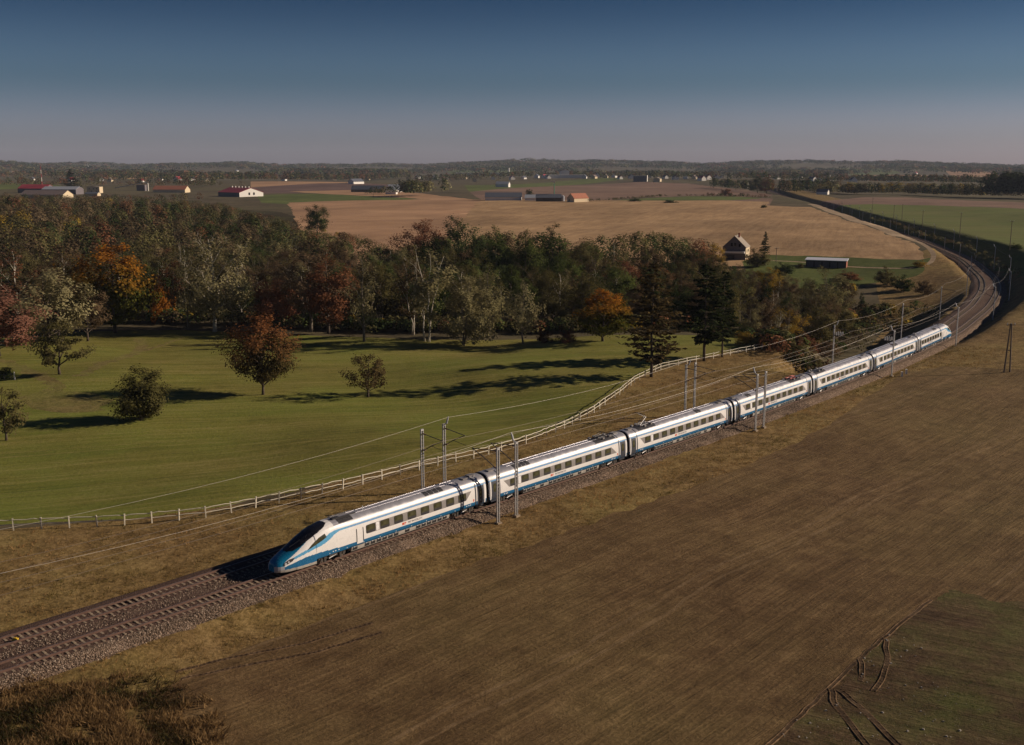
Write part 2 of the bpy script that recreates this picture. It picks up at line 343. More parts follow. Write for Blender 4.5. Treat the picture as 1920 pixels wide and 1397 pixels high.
def natural(x, y):
    x = np.atleast_1d(np.asarray(x, float)); y = np.atleast_1d(np.asarray(y, float)); z = np.zeros(len(x))
    for i in range(0, len(x), 8000):
        d2 = (x[i:i+8000, None]-hc[None, :, 0])**2 + (y[i:i+8000, None]-hc[None, :, 1])**2
        soft = 60 + (0.075*np.hypot(x[i:i+8000], y[i:i+8000]))**2; w = 1.0/(d2 + soft[:, None])**1.7
        z[i:i+8000] = (w*hc[None, :, 2]).sum(1)/w.sum(1)
    r = np.hypot(x, y)
    z += 0.22*np.sin(x/7.3 + 1.1*np.sin(y/19)) * np.cos(y/9.1 + x/31) + 0.35*np.sin(x/23+2)*np.sin(y/17)
    far = np.clip((r-900)/1300, 0, 1); far = far*far*(3-2*far)
    roll = 4.0*np.sin(x/310+0.7)*np.cos(y/420+x/900) + 3.0*np.sin(x/170+y/260+2)
    z = z*(1-far) + (5 + roll)*far
    ridge = np.clip((r-4200)/3600, 0, 1); ridge = ridge*ridge*(3-2*ridge)
    a = np.arctan2(x, np.maximum(y, 1))
    hill = 47 + 12*np.sin(a*9+0.5) + 9*np.sin(a*23+1.0) + 5*np.sin(a*51+2.0) + 3*np.sin(a*97) + 16*np.exp(-((a+0.52)/0.10)**2) + 10*np.exp(-((a-0.50)/0.12)**2)
    z += ridge*hill
    return z
def s_at(px, py): return float(track_coord([P(px, py)[0]], [P(px, py)[1]])[0][0])
SV = [s_at(1600, 718), s_at(1750, 656), s_at(1860, 565), s_at(1869, 535)]          # stream hollow left of the embankment
SC_ = [s_at(*p) for p in ((1840, 590), (1868, 540), (1850, 508), (1780, 467), (1627, 416), (1549, 390), (1470, 366))]
def sstep(a, b, v): f = np.clip((v-a)/(b-a), 0, 1); return f*f*(3-2*f)
def terrain(x, y):
    """natural ground with the hollow, the cutting and the level formation of the railway"""
    x = np.atleast_1d(np.asarray(x, float)); y = np.atleast_1d(np.asarray(y, float))
    z = natural(x, y); s, o = track_coord(x, y)
    shelf = sstep(135, 165, s)*(1-sstep(SV[0]+34, SV[0]+64, s))*sstep(6, 10, -o)*(1-sstep(54, 84, -o)); z = z*(1-shelf) + (-0.8)*shelf
    hol = sstep(SV[0], SV[1], s - 36*sstep(15, 27, -o))*(1-sstep(SV[2], SV[3], s))*sstep(7, 16, -o)*(1-sstep(34, 75, -o))
    z = z*(1-hol) + (-9.5)*hol
    cut = np.interp(s, SC_, [-0.9, 6.6, 7.2, 5.4, 4.0, 3.4, 3.2]); wc = sstep(SC_[0], SC_[1], s)*(1-sstep(45, 130, o))*(o > 0)
    z = z*(1-wc) + cut*wc
    d = np.maximum(np.abs(o + GAP/2) - 5.9, 0.0)
    lim = 0.60*d
    zz = np.clip(z, -0.85 - lim, -0.85 + lim*1.3)
    wgt = np.where(np.hypot(x, y) > 2600, 0.0, 1.0)
    return zz*wgt + z*(1-wgt)
def tz(x, y): return float(terrain([x], [y])[0])
def ray_hit(px, py, r0, r1, k, fn):
    x = (px - CX)/F_PX; yy = -(py - CY)/F_PX
    dx, dy, dz = x, math.cos(PITCH) + yy*math.sin(PITCH), -math.sin(PITCH) + yy*math.cos(PITCH); L = math.hypot(dx, dy)
    r = np.geomspace(r0, r1, k); X, Y, Z = dx/L*r, dy/L*r, CAM_H + dz/L*r
    below = Z < fn(X, Y); i = int(np.argmax(below)) if below.any() else k-1
    if i > 0:
        rr = np.linspace(r[i-1], r[i], 24); below = CAM_H + dz/L*rr < fn(dx/L*rr, dy/L*rr); j = int(np.argmax(below)) if below.any() else 23; rf = rr[j]
    else: rf = r[0]
    return Vector((dx/L*rf, dy/L*rf, float(fn([dx/L*rf], [dy/L*rf])[0])))
def on(px, py, z0=0.0):
    """where the sight line of a photograph point first meets the terrain"""
    return ray_hit(px, py, 50, 1800, 260, terrain)

def pxpoly(pts, z=0.0, step=None, jit=0.0, closed=True):
    w = [P(px, py, z) for px, py in pts]
    out = []
    n = len(w)
    for i in range(n if closed else n-1):
        a = np.array(w[i]); b = np.array(w[(i+1) % n]); L = np.linalg.norm(b-a)
        st = step or max(2.0, 0.012*np.linalg.norm((a+b)/2)); k = max(1, int(L/st))
        nrm = np.array([-(b-a)[1], (b-a)[0]])/(L+1e-9)
        for j in range(k):
            p = a + (b-a)*j/k
            if j: p = p + nrm*rng.normal()*jit
            out.append((float(p[0]), float(p[1])))
    return out

REG = []   # (name, material, polygon, label) - the first that holds a triangle takes it
def region(name, mat, pts, z=0.0, label=None, jit=0.0, world=None, step=None):
    REG.append((name, mat, world or pxpoly(pts, z, step, jit), label))

# sandy lane as a ribbon
lane_px = [(1440, 471), (1500, 474), (1600, 480.5), (1680, 485.5), (1722, 487), (1748, 482.5), (1752, 476), (1738, 467), (1700, 450), (1660, 436), (1620, 423.5), (1585, 412.5), (1558, 404), (1535, 396), (1520, 389)]
lw = np.array([P(px, py, 3.0) for px, py in lane_px]); lw = smooth(densify(lw, 2.0), 6)
lt = np.gradient(lw, axis=0); lt /= np.linalg.norm(lt, axis=1)[:, None]
lwid = np.interp(np.linspace(0, 1, len(lw)), [0, 0.25, 0.33, 0.5, 1], [0.9, 1.0, 3.4, 3.8, 3.0])
lane_poly = [(*(lw[i] + np.array([-lt[i, 1], lt[i, 0]])*lwid[i]),) for i in range(0, len(lw), 3)] + [(*(lw[i] - np.array([-lt[i, 1], lt[i, 0]])*lwid[i]),) for i in range(len(lw)-1, -1, -3)]
region('sandy_lane', 'lane', None, world=[(float(p[0]), float(p[1])) for p in lane_poly], label='pale sandy farm lane curving between the tan field and the railway')
region('weedy_patch', 'patch', [(1960, 1125), (1880, 1135), (1790, 1108), (1750, 1130), (1700, 1165), (1620, 1228), (1540, 1300), (1430, 1405), (1380, 1460), (2150, 1460), (2150, 1180)], -1.4, 'weedy dark soil with green clumps in the lower right corner', 0.22, step=0.5)
region('ploughed_field', 'field', [(330, 1410), (300, 1330), (285, 1300), (420, 1228), (560, 1172), (700, 1122), (850, 1070), (1000, 1022), (1200, 952), (1400, 878), (1480, 838), (1560, 798), (1640, 742), (1700, 706), (1770, 696), (1850, 700), (1990, 712), (2400, 760), (2500, 1000), (2300, 1480), (360, 1480)], -1.2, 'wide brown drilled field right of the railway', 0.30)
def ribbon(pts, w, z=-1.8):
    c = smooth(densify(np.array([P(px, py, z) for px, py in pts]), 1.0), 4); t_ = np.gradient(c, axis=0); t_ /= np.linalg.norm(t_, axis=1)[:, None]; n_ = np.c_[-t_[:, 1], t_[:, 0]]
    ww = w*(1 + 0.35*rng.normal(size=(len(c), 2)))/2; L_ = c + n_*ww[:, :1]; R_ = c - n_*ww[:, 1:]
    return [(float(a_), float(b_)) for a_, b_ in L_] + [(float(a_), float(b_)) for a_, b_ in R_[::-1]]
region('worn_path', 'worn', None, world=ribbon([(258, 632), (268, 645), (256, 662), (222, 678), (190, 692), (150, 720)], 2.2), label='faint worn path bending across the upper left meadow')
region('worn_path', 'worn', None, world=ribbon([(345, 630), (300, 645), (262, 658), (236, 672)], 1.4), label='thin worn track joining the bent path in the meadow')
region('worn_patch', 'worn', [(30, 752), (90, 738), (170, 742), (215, 752), (200, 772), (120, 776), (60, 768)], -1.6, 'straw coloured worn patch left of the dark round shrub tree', 0.5)
region('worn_path', 'worn', None, world=ribbon([(-60, 668), (20, 684), (70, 704), (110, 726), (100, 752)], 2.4, -0.8), label='worn track coming in at the left edge of the meadow')
region('meadow', 'meadow', [(-260, 1005), (0, 997), (130, 991), (250, 986), (400, 971), (520, 946), (640, 920), (760, 890), (900, 860), (1000, 830), (1060, 804), (1110, 778), (1160, 743), (1190, 718), (1240, 693), (1330, 675), (1442, 653), (1400, 638), (1150, 634), (900, 636), (760, 632), (600, 624), (400, 617), (160, 620), (60, 640), (-260, 640)], -1.8, 'mown green meadow inside the white fence', 0.25)
region('lawn', 'lawn', [(1395, 520), (1395, 480), (1440, 473), (1600, 482), (1722, 489), (1752, 487), (1720, 503), (1640, 506), (1560, 512), (1480, 512)], 1.0, 'short green grass around the long shed', 0.6)
region('tan_field', 'stubble', [(905, 378), (850, 420), (845, 500), (1080, 500), (1340, 492), (1440, 474), (1600, 482), (1700, 487), (1735, 480), (1725, 468), (1690, 452), (1640, 435), (1575, 414), (1520, 397), (1440, 392), (1442, 384), (1340, 381), (1100, 379), (960, 376)], 3.0, 'large tan harvested field behind the wood', 1.0)
region('smooth_tan_field', 'stubble2', [(540, 378), (690, 375), (905, 376), (960, 375), (905, 400), (850, 430), (840, 500), (660, 480), (560, 420)], 3.0, 'smooth pinkish tan field left of the harvested field', 1.0)
region('green_field', 'winter', [(1562, 378), (1640, 375), (1760, 381), (1920, 392), (2300, 410), (2500, 700), (2100, 560), (1920, 490), (1880, 473), (1800, 450), (1740, 434), (1680, 418), (1630, 404), (1590, 398), (1570, 388)], 7.0, 'green winter crop field right of the railway cutting', 1.2)
region('brown_strip_field', 'plough', [(1535, 371), (1620, 364), (1700, 365), (1800, 371), (1920, 376), (2300, 380), (2300, 408), (1920, 391), (1760, 381), (1640, 375), (1562, 378)], 7.0, 'long brown ploughed strip behind the green crop field')
Z2 = 5.0
FARF = [
 ('green_crop_strip', 'crop', [(480, 362), (600, 360), (760, 368), (840, 376), (690, 377), (540, 378), (490, 374)], 'green crop strip beside the white barn'),
 ('tan_strip_field', 'stubble2', [(540, 357), (700, 355), (790, 360), (860, 368), (905, 375), (840, 375), (760, 367), (600, 360)], 'narrow tan strip field before the white gabled farmhouse'),
 ('purple_field', 'plough2', [(470, 352), (600, 347), (680, 346), (760, 350), (740, 358), (600, 358), (480, 360)], 'dark purple brown ploughed field beyond the white barn'),
 ('tan_strip_field', 'stubble2', [(470, 343), (600, 342), (690, 344), (600, 348), (470, 353)], 'thin tan field at the foot of the far left wood'),
 ('dark_ploughed_field', 'plough', [(905, 374), (880, 358), (960, 352), (1060, 346), (1200, 343), (1290, 345), (1400, 352), (1450, 362), (1442, 368), (1330, 365), (1200, 369), (1110, 378), (960, 375)], 'broad brown ploughed field behind the farm buildings'),
 ('small_green_field', 'crop', [(1125, 379), (1200, 371), (1290, 367), (1380, 367), (1430, 371), (1380, 377), (1330, 381)], 'small green field behind the tan field'),
 ('brown_corner_field', 'plough', [(1330, 381), (1380, 377), (1430, 371), (1450, 372), (1442, 390), (1340, 381)], 'small brown field beside the rail cutting'),
 ('pasture_strip', 'crop', [(870, 348), (1000, 343), (1130, 338), (1180, 340), (1060, 346), (960, 352), (880, 358)], 'pale green pasture beyond the ploughed field'),
 ('distant_green_field', 'crop', [(-200, 341), (0, 340), (90, 343), (120, 350), (0, 356), (-200, 356)], 'green field behind the red roofed farm at far left'),
 ('distant_tan_field', 'stubble2', [(20, 327), (110, 326), (240, 331), (330, 333), (240, 336), (100, 333)], 'tan field between far woods at left'),
 ('distant_tan_field', 'stubble2', [(1770, 326), (1880, 325), (1990, 328), (1990, 332), (1800, 332)], 'reddish tan field before the far right woods'),
 ('distant_tan_field', 'stubble2', [(1600, 329), (1700, 329), (1760, 331), (1680, 333)], 'tan field strip above the far right village'),
 ('distant_green_field', 'crop', [(1560, 325), (1640, 324), (1690, 327), (1600, 329)], 'pale green field on the far right slope'),
 ('distant_tan_field', 'stubble2', [(750, 317), (880, 318), (870, 322), (760, 322)], 'tan field above the far left farms'),
 ('distant_green_field', 'crop', [(830, 324), (1000, 323), (1000, 327), (850, 328)], 'green strip before the distant factory'),
]
for nm, mt, pts, lb in FARF: region(nm, mt, pts, Z2, lb)
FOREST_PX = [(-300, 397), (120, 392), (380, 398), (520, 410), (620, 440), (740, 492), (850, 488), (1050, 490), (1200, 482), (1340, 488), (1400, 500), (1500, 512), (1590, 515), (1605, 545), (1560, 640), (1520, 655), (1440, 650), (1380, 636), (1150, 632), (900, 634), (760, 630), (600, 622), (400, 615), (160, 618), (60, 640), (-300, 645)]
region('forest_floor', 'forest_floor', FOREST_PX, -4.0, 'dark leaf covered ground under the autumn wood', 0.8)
nearbank = [(-200, 1460), (-200, 1000), (0, 980), (520, 930), (1180, 700), (1440, 630), (1560, 660), (1660, 560), (1640, 500), (1760, 480), (1720, 460), (1560, 400), (1470, 362), (1500, 360), (1580, 380), (1640, 400), (1800, 440), (2000, 500), (2600, 700), (2600, 1460)]
region('grass_bank', 'verge', nearbank, 0.0, 'dry golden grass banks along the railway')

def inpoly(px, py, poly):
    poly = np.asarray(poly); inside = np.zeros(len(px), bool); n = len(poly); j = n-1
    for i in range(n):
        xi, yi = poly[i]; xj, yj = poly[j]
        c = ((yi > py) != (yj > py)); 
        with np.errstate(divide='ignore', invalid='ignore'):
            xin = (xj-xi)*(py-yi)/(yj-yi+1e-12) + xi
        inside ^= c & (px < xin); j = i
    return inside

def build_ground():
    pts = []; edges = []
    def grid(x0, x1, y0, y1, st, skip=None):
        gx, gy = np.meshgrid(np.arange(x0, x1, st), np.arange(y0, y1, st)); gx = gx.ravel() + rng.uniform(-.3, .3, gx.size)*st; gy = gy.ravel() + rng.uniform(-.3, .3, gy.size)*st
        if skip:
            k = ~((gx > skip[0]) & (gx < skip[1]) & (gy > skip[2]) & (gy < skip[3])); gx, gy = gx[k], gy[k]
        return list(zip(gx.tolist(), gy.tolist()))
    A = (-80, 125, 55, 300); B = (-420, 520, 20, 900); C = (-2300, 2500, -60, 3700)
    pts += grid(A[0], A[1], A[2], A[3], 2.5); pts += grid(B[0], B[1], B[2], B[3], 8, A); pts += grid(C[0], C[1], C[2], C[3], 50, B)
    pts += grid(-9500, 9500, -400, 11500, 260, C)
    for o in (-38, -30, -24, -19, -15.5, -12.5, -10.2, -8.4, -6.0, 0, 3.4, 5.2, 7, 9.5, 12.5, 16, 20, 25, 31, 38):
        L = offset_line(o, 4); r = np.hypot(L[:, 0], L[:, 1]); L = L[r < 2000]
        pts += [tuple(p) for p in L.tolist()]
    for nm, mt, poly, lb in REG:
        b = len(pts); pts += poly; n = len(poly)
        edges += [(b+i, b+(i+1) % n) for i in range(n)]
    vo, eo, fo, _, _, _ = mgeo.delaunay_2d_cdt([Vector(p) for p in pts], edges, [], 0, 1e-3)
    V = np.array([(v.x, v.y) for v in vo]); F = np.array([f for f in fo if len(f) == 3], np.int32)
    V3 = np.c_[V, terrain(V[:, 0], V[:, 1])]
    ce = V[F].mean(1); owner = np.full(len(F), -1)
    for i, (nm, mt, poly, lb) in enumerate(REG):
        free = owner < 0; k = inpoly(ce[free, 0], ce[free, 1], poly)
        idx = np.where(free)[0][k]; owner[idx] = i
    # wind upwards
    a = V3[F[:, 1]] - V3[F[:, 0]]; b = V3[F[:, 2]] - V3[F[:, 0]]; up = (a[:, 0]*b[:, 1] - a[:, 1]*b[:, 0]) > 0
    F[~up] = F[~up][:, ::-1]
    names = [(r[0], r[1], r[3]) for r in REG] + [('farmland', 'farland', 'patchwork of rough pasture reaching to the far hills')]
    for i, (nm, mt, lb) in enumerate(names):
        f = F[owner == (i if i < len(REG) else -1)]
        if not len(f): continue
        u, inv = np.unique(f.ravel(), return_inverse=True)
        o = link(nm, np_mesh(nm, V3[u], inv.reshape(-1, 3), M[mt], True)); tagp(o, lb, None, None, 'structure')
build_ground()

# ---------------------------------------------------------------- railway: ballast, tracks
def ballast_mat():
    m, t, b = newmat('ballast_stone'); tcn = N(t, 'ShaderNodeTexCoord'); v = tcn.outputs['Object']
    vo = N(t, 'ShaderNodeTexVoronoi'); vo.inputs['Scale'].default_value = 8.0; t.links.new(v, vo.inputs['Vector'])
    sp = N(t, 'ShaderNodeSeparateColor'); t.links.new(vo.outputs['Color'], sp.inputs[0])
    c = ramp(t, sp.outputs[0], [(0.0, (0.08, 0.053, 0.036)), (0.5, (0.18, 0.122, 0.084)), (1.0, (0.36, 0.26, 0.185))])
    # brake dust: the strip under the trains is rusty brown, the shoulders stay pale
    uv = N(t, 'ShaderNodeAttribute', attribute_name='across')
    f = ramp(t, mathn(t, 'ADD', uv.outputs['Fac'], mathn(t, 'MULTIPLY', mathn(t, 'SUBTRACT', noise(t, v, 0.8, 4), 0.5), 0.35)), [(0.35, 0.0), (0.65, 1.0)])
    rust = mixc(t, sp.outputs[1], (0.085, 0.052, 0.040), (0.135, 0.082, 0.062))
    c = mixc(t, f, c, rust)
    t.links.new(c, b.inputs['Base Color']); b.inputs['Roughness'].default_value = 0.95; b.inputs['Specular IOR Level'].default_value = 0.15
    bn = N(t, 'ShaderNodeBump'); bn.inputs['Strength'].default_value = 1.0; bn.inputs['Distance'].default_value = 0.10
    t.links.new(ramp(t, vo.outputs['Distance'], [(0.0, 1.0), (0.6, 0.0)]), bn.inputs['Height']); t.links.new(bn.outputs[0], b.inputs['Normal'])
    return m
M['ballast'] = ballast_mat()
# (offset to the right of the right-hand track, height, dustiness)
BPROF = [(-8.6, -1.15, 0.55), (-7.0, -0.36, 0.8), (-6.4, -0.225, 1), (-GAP-0.75, -0.225, 1), (-GAP+0.75, -0.225, 1), (-GAP+1.25, -0.22, .75), (-2.9, -0.26, 0.55), (-1.75, -0.215, 0.6), (-1.25, -0.225, .9), (-0.75, -0.235, 1), (0.75, -0.225, 1), (1.15, -0.22, .8), (1.55, -0.225, 0.05), (1.9, -0.34, 0.0), (2.75, -0.92, 0.0), (3.25, -1.25, 0.0)]
def sweep_np(prof, step, s0, s1, jit=0.0):
    idx = np.unique(np.r_[np.arange(s0, s1, step), s1-1]).astype(int); n = len(idx); k = len(prof)
    off = np.array([p[0] for p in prof]); zz = np.array([p[1] for p in prof])
    X = TR[idx, 0][:, None] + tang[idx, 1][:, None]*off; Y = TR[idx, 1][:, None] - tang[idx, 0][:, None]*off
    Z = np.repeat(zz[None], n, 0)
    if jit: Z = Z + rng.normal(size=Z.shape)*jit; w = rng.normal(size=Z.shape)*jit*2; X = X + tang[idx, 1][:, None]*w; Y = Y - tang[idx, 0][:, None]*w
    V = np.c_[X.ravel(), Y.ravel(), Z.ravel()]
    i, j = np.meshgrid(np.arange(n-1), np.arange(k-1), indexing='ij'); a = (i*k + j).ravel()
    return V, np.c_[a, a+1, a+k+1, a+k][:, ::-1]
S_FAR = int(np.argmax(np.hypot(TR[:, 0], TR[:, 1]) > 2600))
S_FAR = S_FAR if S_FAR > 0 else NS-2
V, F = sweep_np(BPROF, 2, 0, S_FAR, 0.025)
bal = link('ballast_bed', np_mesh('ballast_bed', V, F[:, ::-1], M['ballast'], True))
at = bal.data.attributes.new('across', 'FLOAT', 'POINT'); at.data.foreach_set('value', np.tile(np.array([p[2] for p in BPROF], np.float32), len(V)//len(BPROF)))
tagp(bal, 'grey and rusty stone ballast bed under the two tracks', None, None, 'structure')

def sweep_mb(mb, prof, step, s0, s1, o, mi=0):
    V, F = sweep_np([(p[0]+o, p[1]) for p in prof], step, s0, s1); n = len(V)//len(prof); k = len(prof)
    F = [tuple(f) for f in F]
    for i in range(n-1): F.append((i*k, i*k+k, i*k+2*k-1, i*k+k-1)[::-1]) if False else None
    mb.add(V.tolist(), [f for f in F if f], mi)
sl = MB(); sl.box((0, -0.72, 0), (0.21, 1.05, 0.20), taper=0.92); sl.box((0, 0.72, 0), (0.21, 1.05, 0.20), taper=0.94); sl.box((0, 0, -0.015), (0.21, 0.50, 0.16), taper=0.94)
SLEEPER = sl.mesh('sleeper', M['concrete'])
TRACKS = []
for o, lb in ((0.0, 'right hand railway track of brown rails on concrete sleepers under the train'), (-GAP, 'left hand empty railway track beside the meadow bank')):
    root = empty('railway_track', (*trk(0, o)[0], -0.25)); tagp(root, lb, None, 'the two parallel railway tracks', 'structure'); TRACKS.append(root)
    inv = Matrix.Translation(-Vector(root.location))
    for g in (-0.7525, 0.7525):
        mb = MB()
        sweep_mb(mb, [(-0.07, -0.185), (-0.068, -0.16), (-0.012, -0.14), (-0.012, -0.05), (-0.036, -0.04), (-0.036, -0.004)], 2, 0, S_FAR, o+g)
        sweep_mb(mb, [(-0.036, -0.004), (-0.028, 0.0), (0.028, 0.0), (0.036, -0.004)], 2, 0, S_FAR, o+g, 1)
        sweep_mb(mb, [(0.036, -0.004), (0.036, -0.04), (0.012, -0.05), (0.012, -0.14), (0.068, -0.16), (0.07, -0.185)], 2, 0, S_FAR, o+g)
        r_ = mb.build('rail', [M['rail'], M['railtop']], root); r_.data.transform(inv); r_.data.flip_normals()
    far = MB(); s = 22.0; k = 0
    while s < 640:
        p, t = trk(s, o); an = math.atan2(t.y, t.x); z = -0.185-0.10
        if k < 298:
            q = link('sleeper', SLEEPER, root); q.location = (p.x - root.location.x, p.y - root.location.y, z - root.location.z + rng.normal()*0.006); q.rotation_euler = (0, 0, an + rng.normal()*0.012)
        else:
            far.box((p.x - root.location.x, p.y - root.location.y, z - root.location.z), (0.25, 2.5, 0.2), an)
        k += 1; s += 0.6
    q = far.build('sleeper_run', M['concrete'], root); q['kind'] = 'stuff'

# loose stones on the near shoulder and between the tracks (nobody could count them)
def scatter_stones():
    oct_v = np.array([(1, 0, 0), (-1, 0, 0), (0, 1, 0), (0, -1, 0), (0, 0, 1), (0, 0, -.6)], float); oct_f = np.array([(0, 2, 4), (2, 1, 4), (1, 3, 4), (3, 0, 4), (2, 0, 5), (1, 2, 5), (3, 1, 5), (0, 3, 5)])
    n = 34000; s = 18 + 150*rng.random(n)**1.35; sel = rng.random(n)
    o = np.where(sel < 0.80, rng.uniform(1.5, 3.0, n), rng.uniform(-3.1, -1.5, n))
    po = np.array([p[0] for p in BPROF]); pz = np.array([p[1] for p in BPROF]); z = np.interp(o, po, pz)
    i = s.astype(int); x = TR[i, 0] + tang[i, 1]*o + tang[i, 0]*(s-i); y = TR[i, 1] - tang[i, 0]*o + tang[i, 1]*(s-i)
    r = rng.uniform(0.04, 0.085, n); a = rng.uniform(0, 6.28, n); sc = rng.uniform(0.6, 1.2, (n, 3))
    v = oct_v[None]*sc[:, None, :]*r[:, None, None]; ca, sa = np.cos(a)[:, None], np.sin(a)[:, None]
    tl = rng.uniform(-0.7, 0.7, n)[:, None]
    vz = v[..., 2] + v[..., 0]*tl; vx = v[..., 0]*ca - v[..., 1]*sa; vy = v[..., 0]*sa + v[..., 1]*ca
    V = np.stack([vx + x[:, None], vy + y[:, None], vz + z[:, None] + 0.02], -1).reshape(-1, 3)
    F = (oct_f[None] + (np.arange(n)*6)[:, None, None]).reshape(-1, 3)
    m, t, b = newmat('loose_stone'); at = N(t, 'ShaderNodeAttribute', attribute_name='tint')
    t.links.new(ramp(t, at.outputs['Fac'], [(0.0, (0.085, 0.056, 0.038)), (0.5, (0.20, 0.14, 0.098)), (0.9, (0.37, 0.275, 0.20)), (1.0, (0.56, 0.45, 0.34))]), b.inputs['Base Color']); b.inputs['Roughness'].default_value = 0.9
    ob = link('ballast_stones', np_mesh('ballast_stones', V, F, m)); at = ob.data.attributes.new('tint', 'FLOAT', 'POINT'); at.data.foreach_set('value', np.repeat(rng.random(n).astype(np.float32), 6))
    tagp(ob, 'loose pale ballast stones on the shoulder of the track', None, None, 'stuff')
scatter_stones()

# grass tufts on the banks, weeds in the near corner (uncountable)
def tufts(name, label, xy, h, w, cols, blades=5, lean=0.5, tops=None):
    n = len(xy); z = terrain(xy[:, 0], xy[:, 1]); N_ = n*blades
    bx = np.repeat(xy[:, 0], blades) + rng.normal(size=N_)*np.repeat(w, blades)*0.5; by = np.repeat(xy[:, 1], blades) + rng.normal(size=N_)*np.repeat(w, blades)*0.5; bz = np.repeat(z, blades) - 0.03
    hh = np.repeat(h, blades)*rng.uniform(0.55, 1.1, N_); a = rng.uniform(0, 6.28, N_); bw = hh*rng.uniform(0.06, 0.15, N_)
    lx = rng.normal(size=N_)*lean*hh + 0.15*hh; ly = rng.normal(size=N_)*lean*hh
    V = np.empty((N_, 3, 3)); V[:, 0] = np.c_[bx - np.cos(a)*bw, by - np.sin(a)*bw, bz]; V[:, 1] = np.c_[bx + np.cos(a)*bw, by + np.sin(a)*bw, bz]; V[:, 2] = np.c_[bx+lx, by+ly, bz+hh]
    F = np.arange(N_*3).reshape(-1, 3)
    ob = link(name, np_mesh(name, V.reshape(-1, 3), F, leaf_mat(name, cols[0], cols[1], trans=0.3, oj=0.0)))
    tint = np.clip(np.repeat(rng.random(n), blades)*0.7 + rng.random(N_)*0.3, 0, 1) if tops is None else np.repeat(tops, blades)
    at = ob.data.attributes.new('tint', 'FLOAT', 'POINT'); at.data.foreach_set('value', np.repeat(tint.astype(np.float32), 3))
    tagp(ob, label, None, None, 'stuff'); return ob
def sl_noise(x, y, k): return np.sin(x*k+1.3*np.sin(y*k*.7))*np.cos(y*k*1.13+1.7*np.sin(x*k*.6))
n = 46000; s = 5 + 230*rng.random(n)**1.5; o = np.where(rng.random(n) < 0.5, rng.uniform(2.75, 16, n), -GAP - 3.8 - 24*rng.random(n)**1.3)
i = s.astype(int); x = TR[i, 0] + tang[i, 1]*o + tang[i, 0]*(s-i); y = TR[i, 1] - tang[i, 0]*o + tang[i, 1]*(s-i)
own = {r[0]: r[2] for r in REG}
keep = ~inpoly(x, y, own['ploughed_field']) & ~inpoly(x, y, own['meadow']) & (sl_noise(x, y, 0.9) + rng.normal(size=n)*0.5 > -0.25)
xy = np.c_[x, y][keep]
g = np.clip(0.5 + 0.5*sl_noise(xy[:, 0], xy[:, 1], 0.22) + 0.22*rng.normal(size=len(xy)), 0, 1)
tufts('bank_grass', 'dry tufted grass on the railway banks', xy, rng.uniform(0.14, 0.38, len(xy)), rng.uniform(0.15, 0.4, len(xy)), ((0.130, 0.112, 0.032), (0.40, 0.26, 0.11)), 5, tops=g)
pl = pxpoly([(-80, 1275), (30, 1262), (120, 1285), (250, 1255), (400, 1250), (440, 1450), (-100, 1450)], -1); pc = np.array(P(40, 1440, -1))
bx = np.array(pl); n = 16000; c = np.c_[rng.uniform(bx[:, 0].min(), bx[:, 0].max(), n), rng.uniform(bx[:, 1].min(), bx[:, 1].max(), n)]; c = c[inpoly(c[:, 0], c[:, 1], pl)]; dc = np.hypot(*(c-pc).T); c = c[(dc < 3 + 11*rng.random(len(c))) & (sl_noise(c[:, 0], c[:, 1], 0.8) > -0.55)]
k1 = sl_noise(c[:, 0], c[:, 1], 0.42); A = c[k1 > 0.0]; B = c[k1 <= 0.0]
tufts('tall_dry_grass', 'tall pale dry grass in the lower left corner', A, rng.uniform(0.25, 0.7, len(A)), rng.uniform(0.3, 0.6, len(A)), ((0.16, 0.10, 0.045), (0.33, 0.22, 0.11)), 9, 0.55)
tufts('weeds', 'dark green and rusty weeds in the lower left corner', B, rng.uniform(0.2, 0.6, len(B)), rng.uniform(0.4, 0.8, len(B)), ((0.045, 0.060, 0.018), (0.125, 0.070, 0.042)), 9, 0.8)
# ---------------------------------------------------------------- trees
PAL = {'olive': ((0.070, 0.066, 0.026), (0.125, 0.110, 0.045)), 'dkgreen': ((0.024, 0.038, 0.014), (0.058, 0.074, 0.026)), 'green': ((0.050, 0.072, 0.020), (0.105, 0.125, 0.040)), 'pale': ((0.120, 0.115, 0.055), (0.215, 0.195, 0.10)),
       'brown': ((0.078, 0.057, 0.032), (0.140, 0.100, 0.056)), 'rust': ((0.110, 0.050, 0.028), (0.195, 0.090, 0.046)), 'orange': ((0.24, 0.085, 0.015), (0.36, 0.15, 0.026)), 'gold': ((0.20, 0.135, 0.024), (0.34, 0.235, 0.04)),
       'pink': ((0.17, 0.080, 0.058), (0.26, 0.135, 0.098)), 'spruce': ((0.020, 0.030, 0.013), (0.050, 0.060, 0.025)), 'larch': ((0.058, 0.046, 0.022), (0.105, 0.078, 0.035))}
PAL = {k: tuple(tuple(x*(1.42 if k == 'pale' else 1.15 if k == 'spruce' else 1.28) for x in c) for c in v) for k, v in PAL.items()}
LM = {k: leaf_mat('leaves_' + k, *v) for k, v in PAL.items()}
LM['maple'] = leaf_mat('leaves_maple', (0.060, 0.075, 0.016), (0.135, 0.125, 0.026), (0.46, 0.19, 0.030), 0.95, oj=0.05)
LM['rusttop'] = leaf_mat('leaves_rust_top', (0.050, 0.046, 0.018), (0.115, 0.085, 0.03), (0.27, 0.115, 0.045), 0.85, oj=0.05)
def unit(n): v = rng.normal(size=(n, 3)); return v/np.linalg.norm(v, axis=1)[:, None]
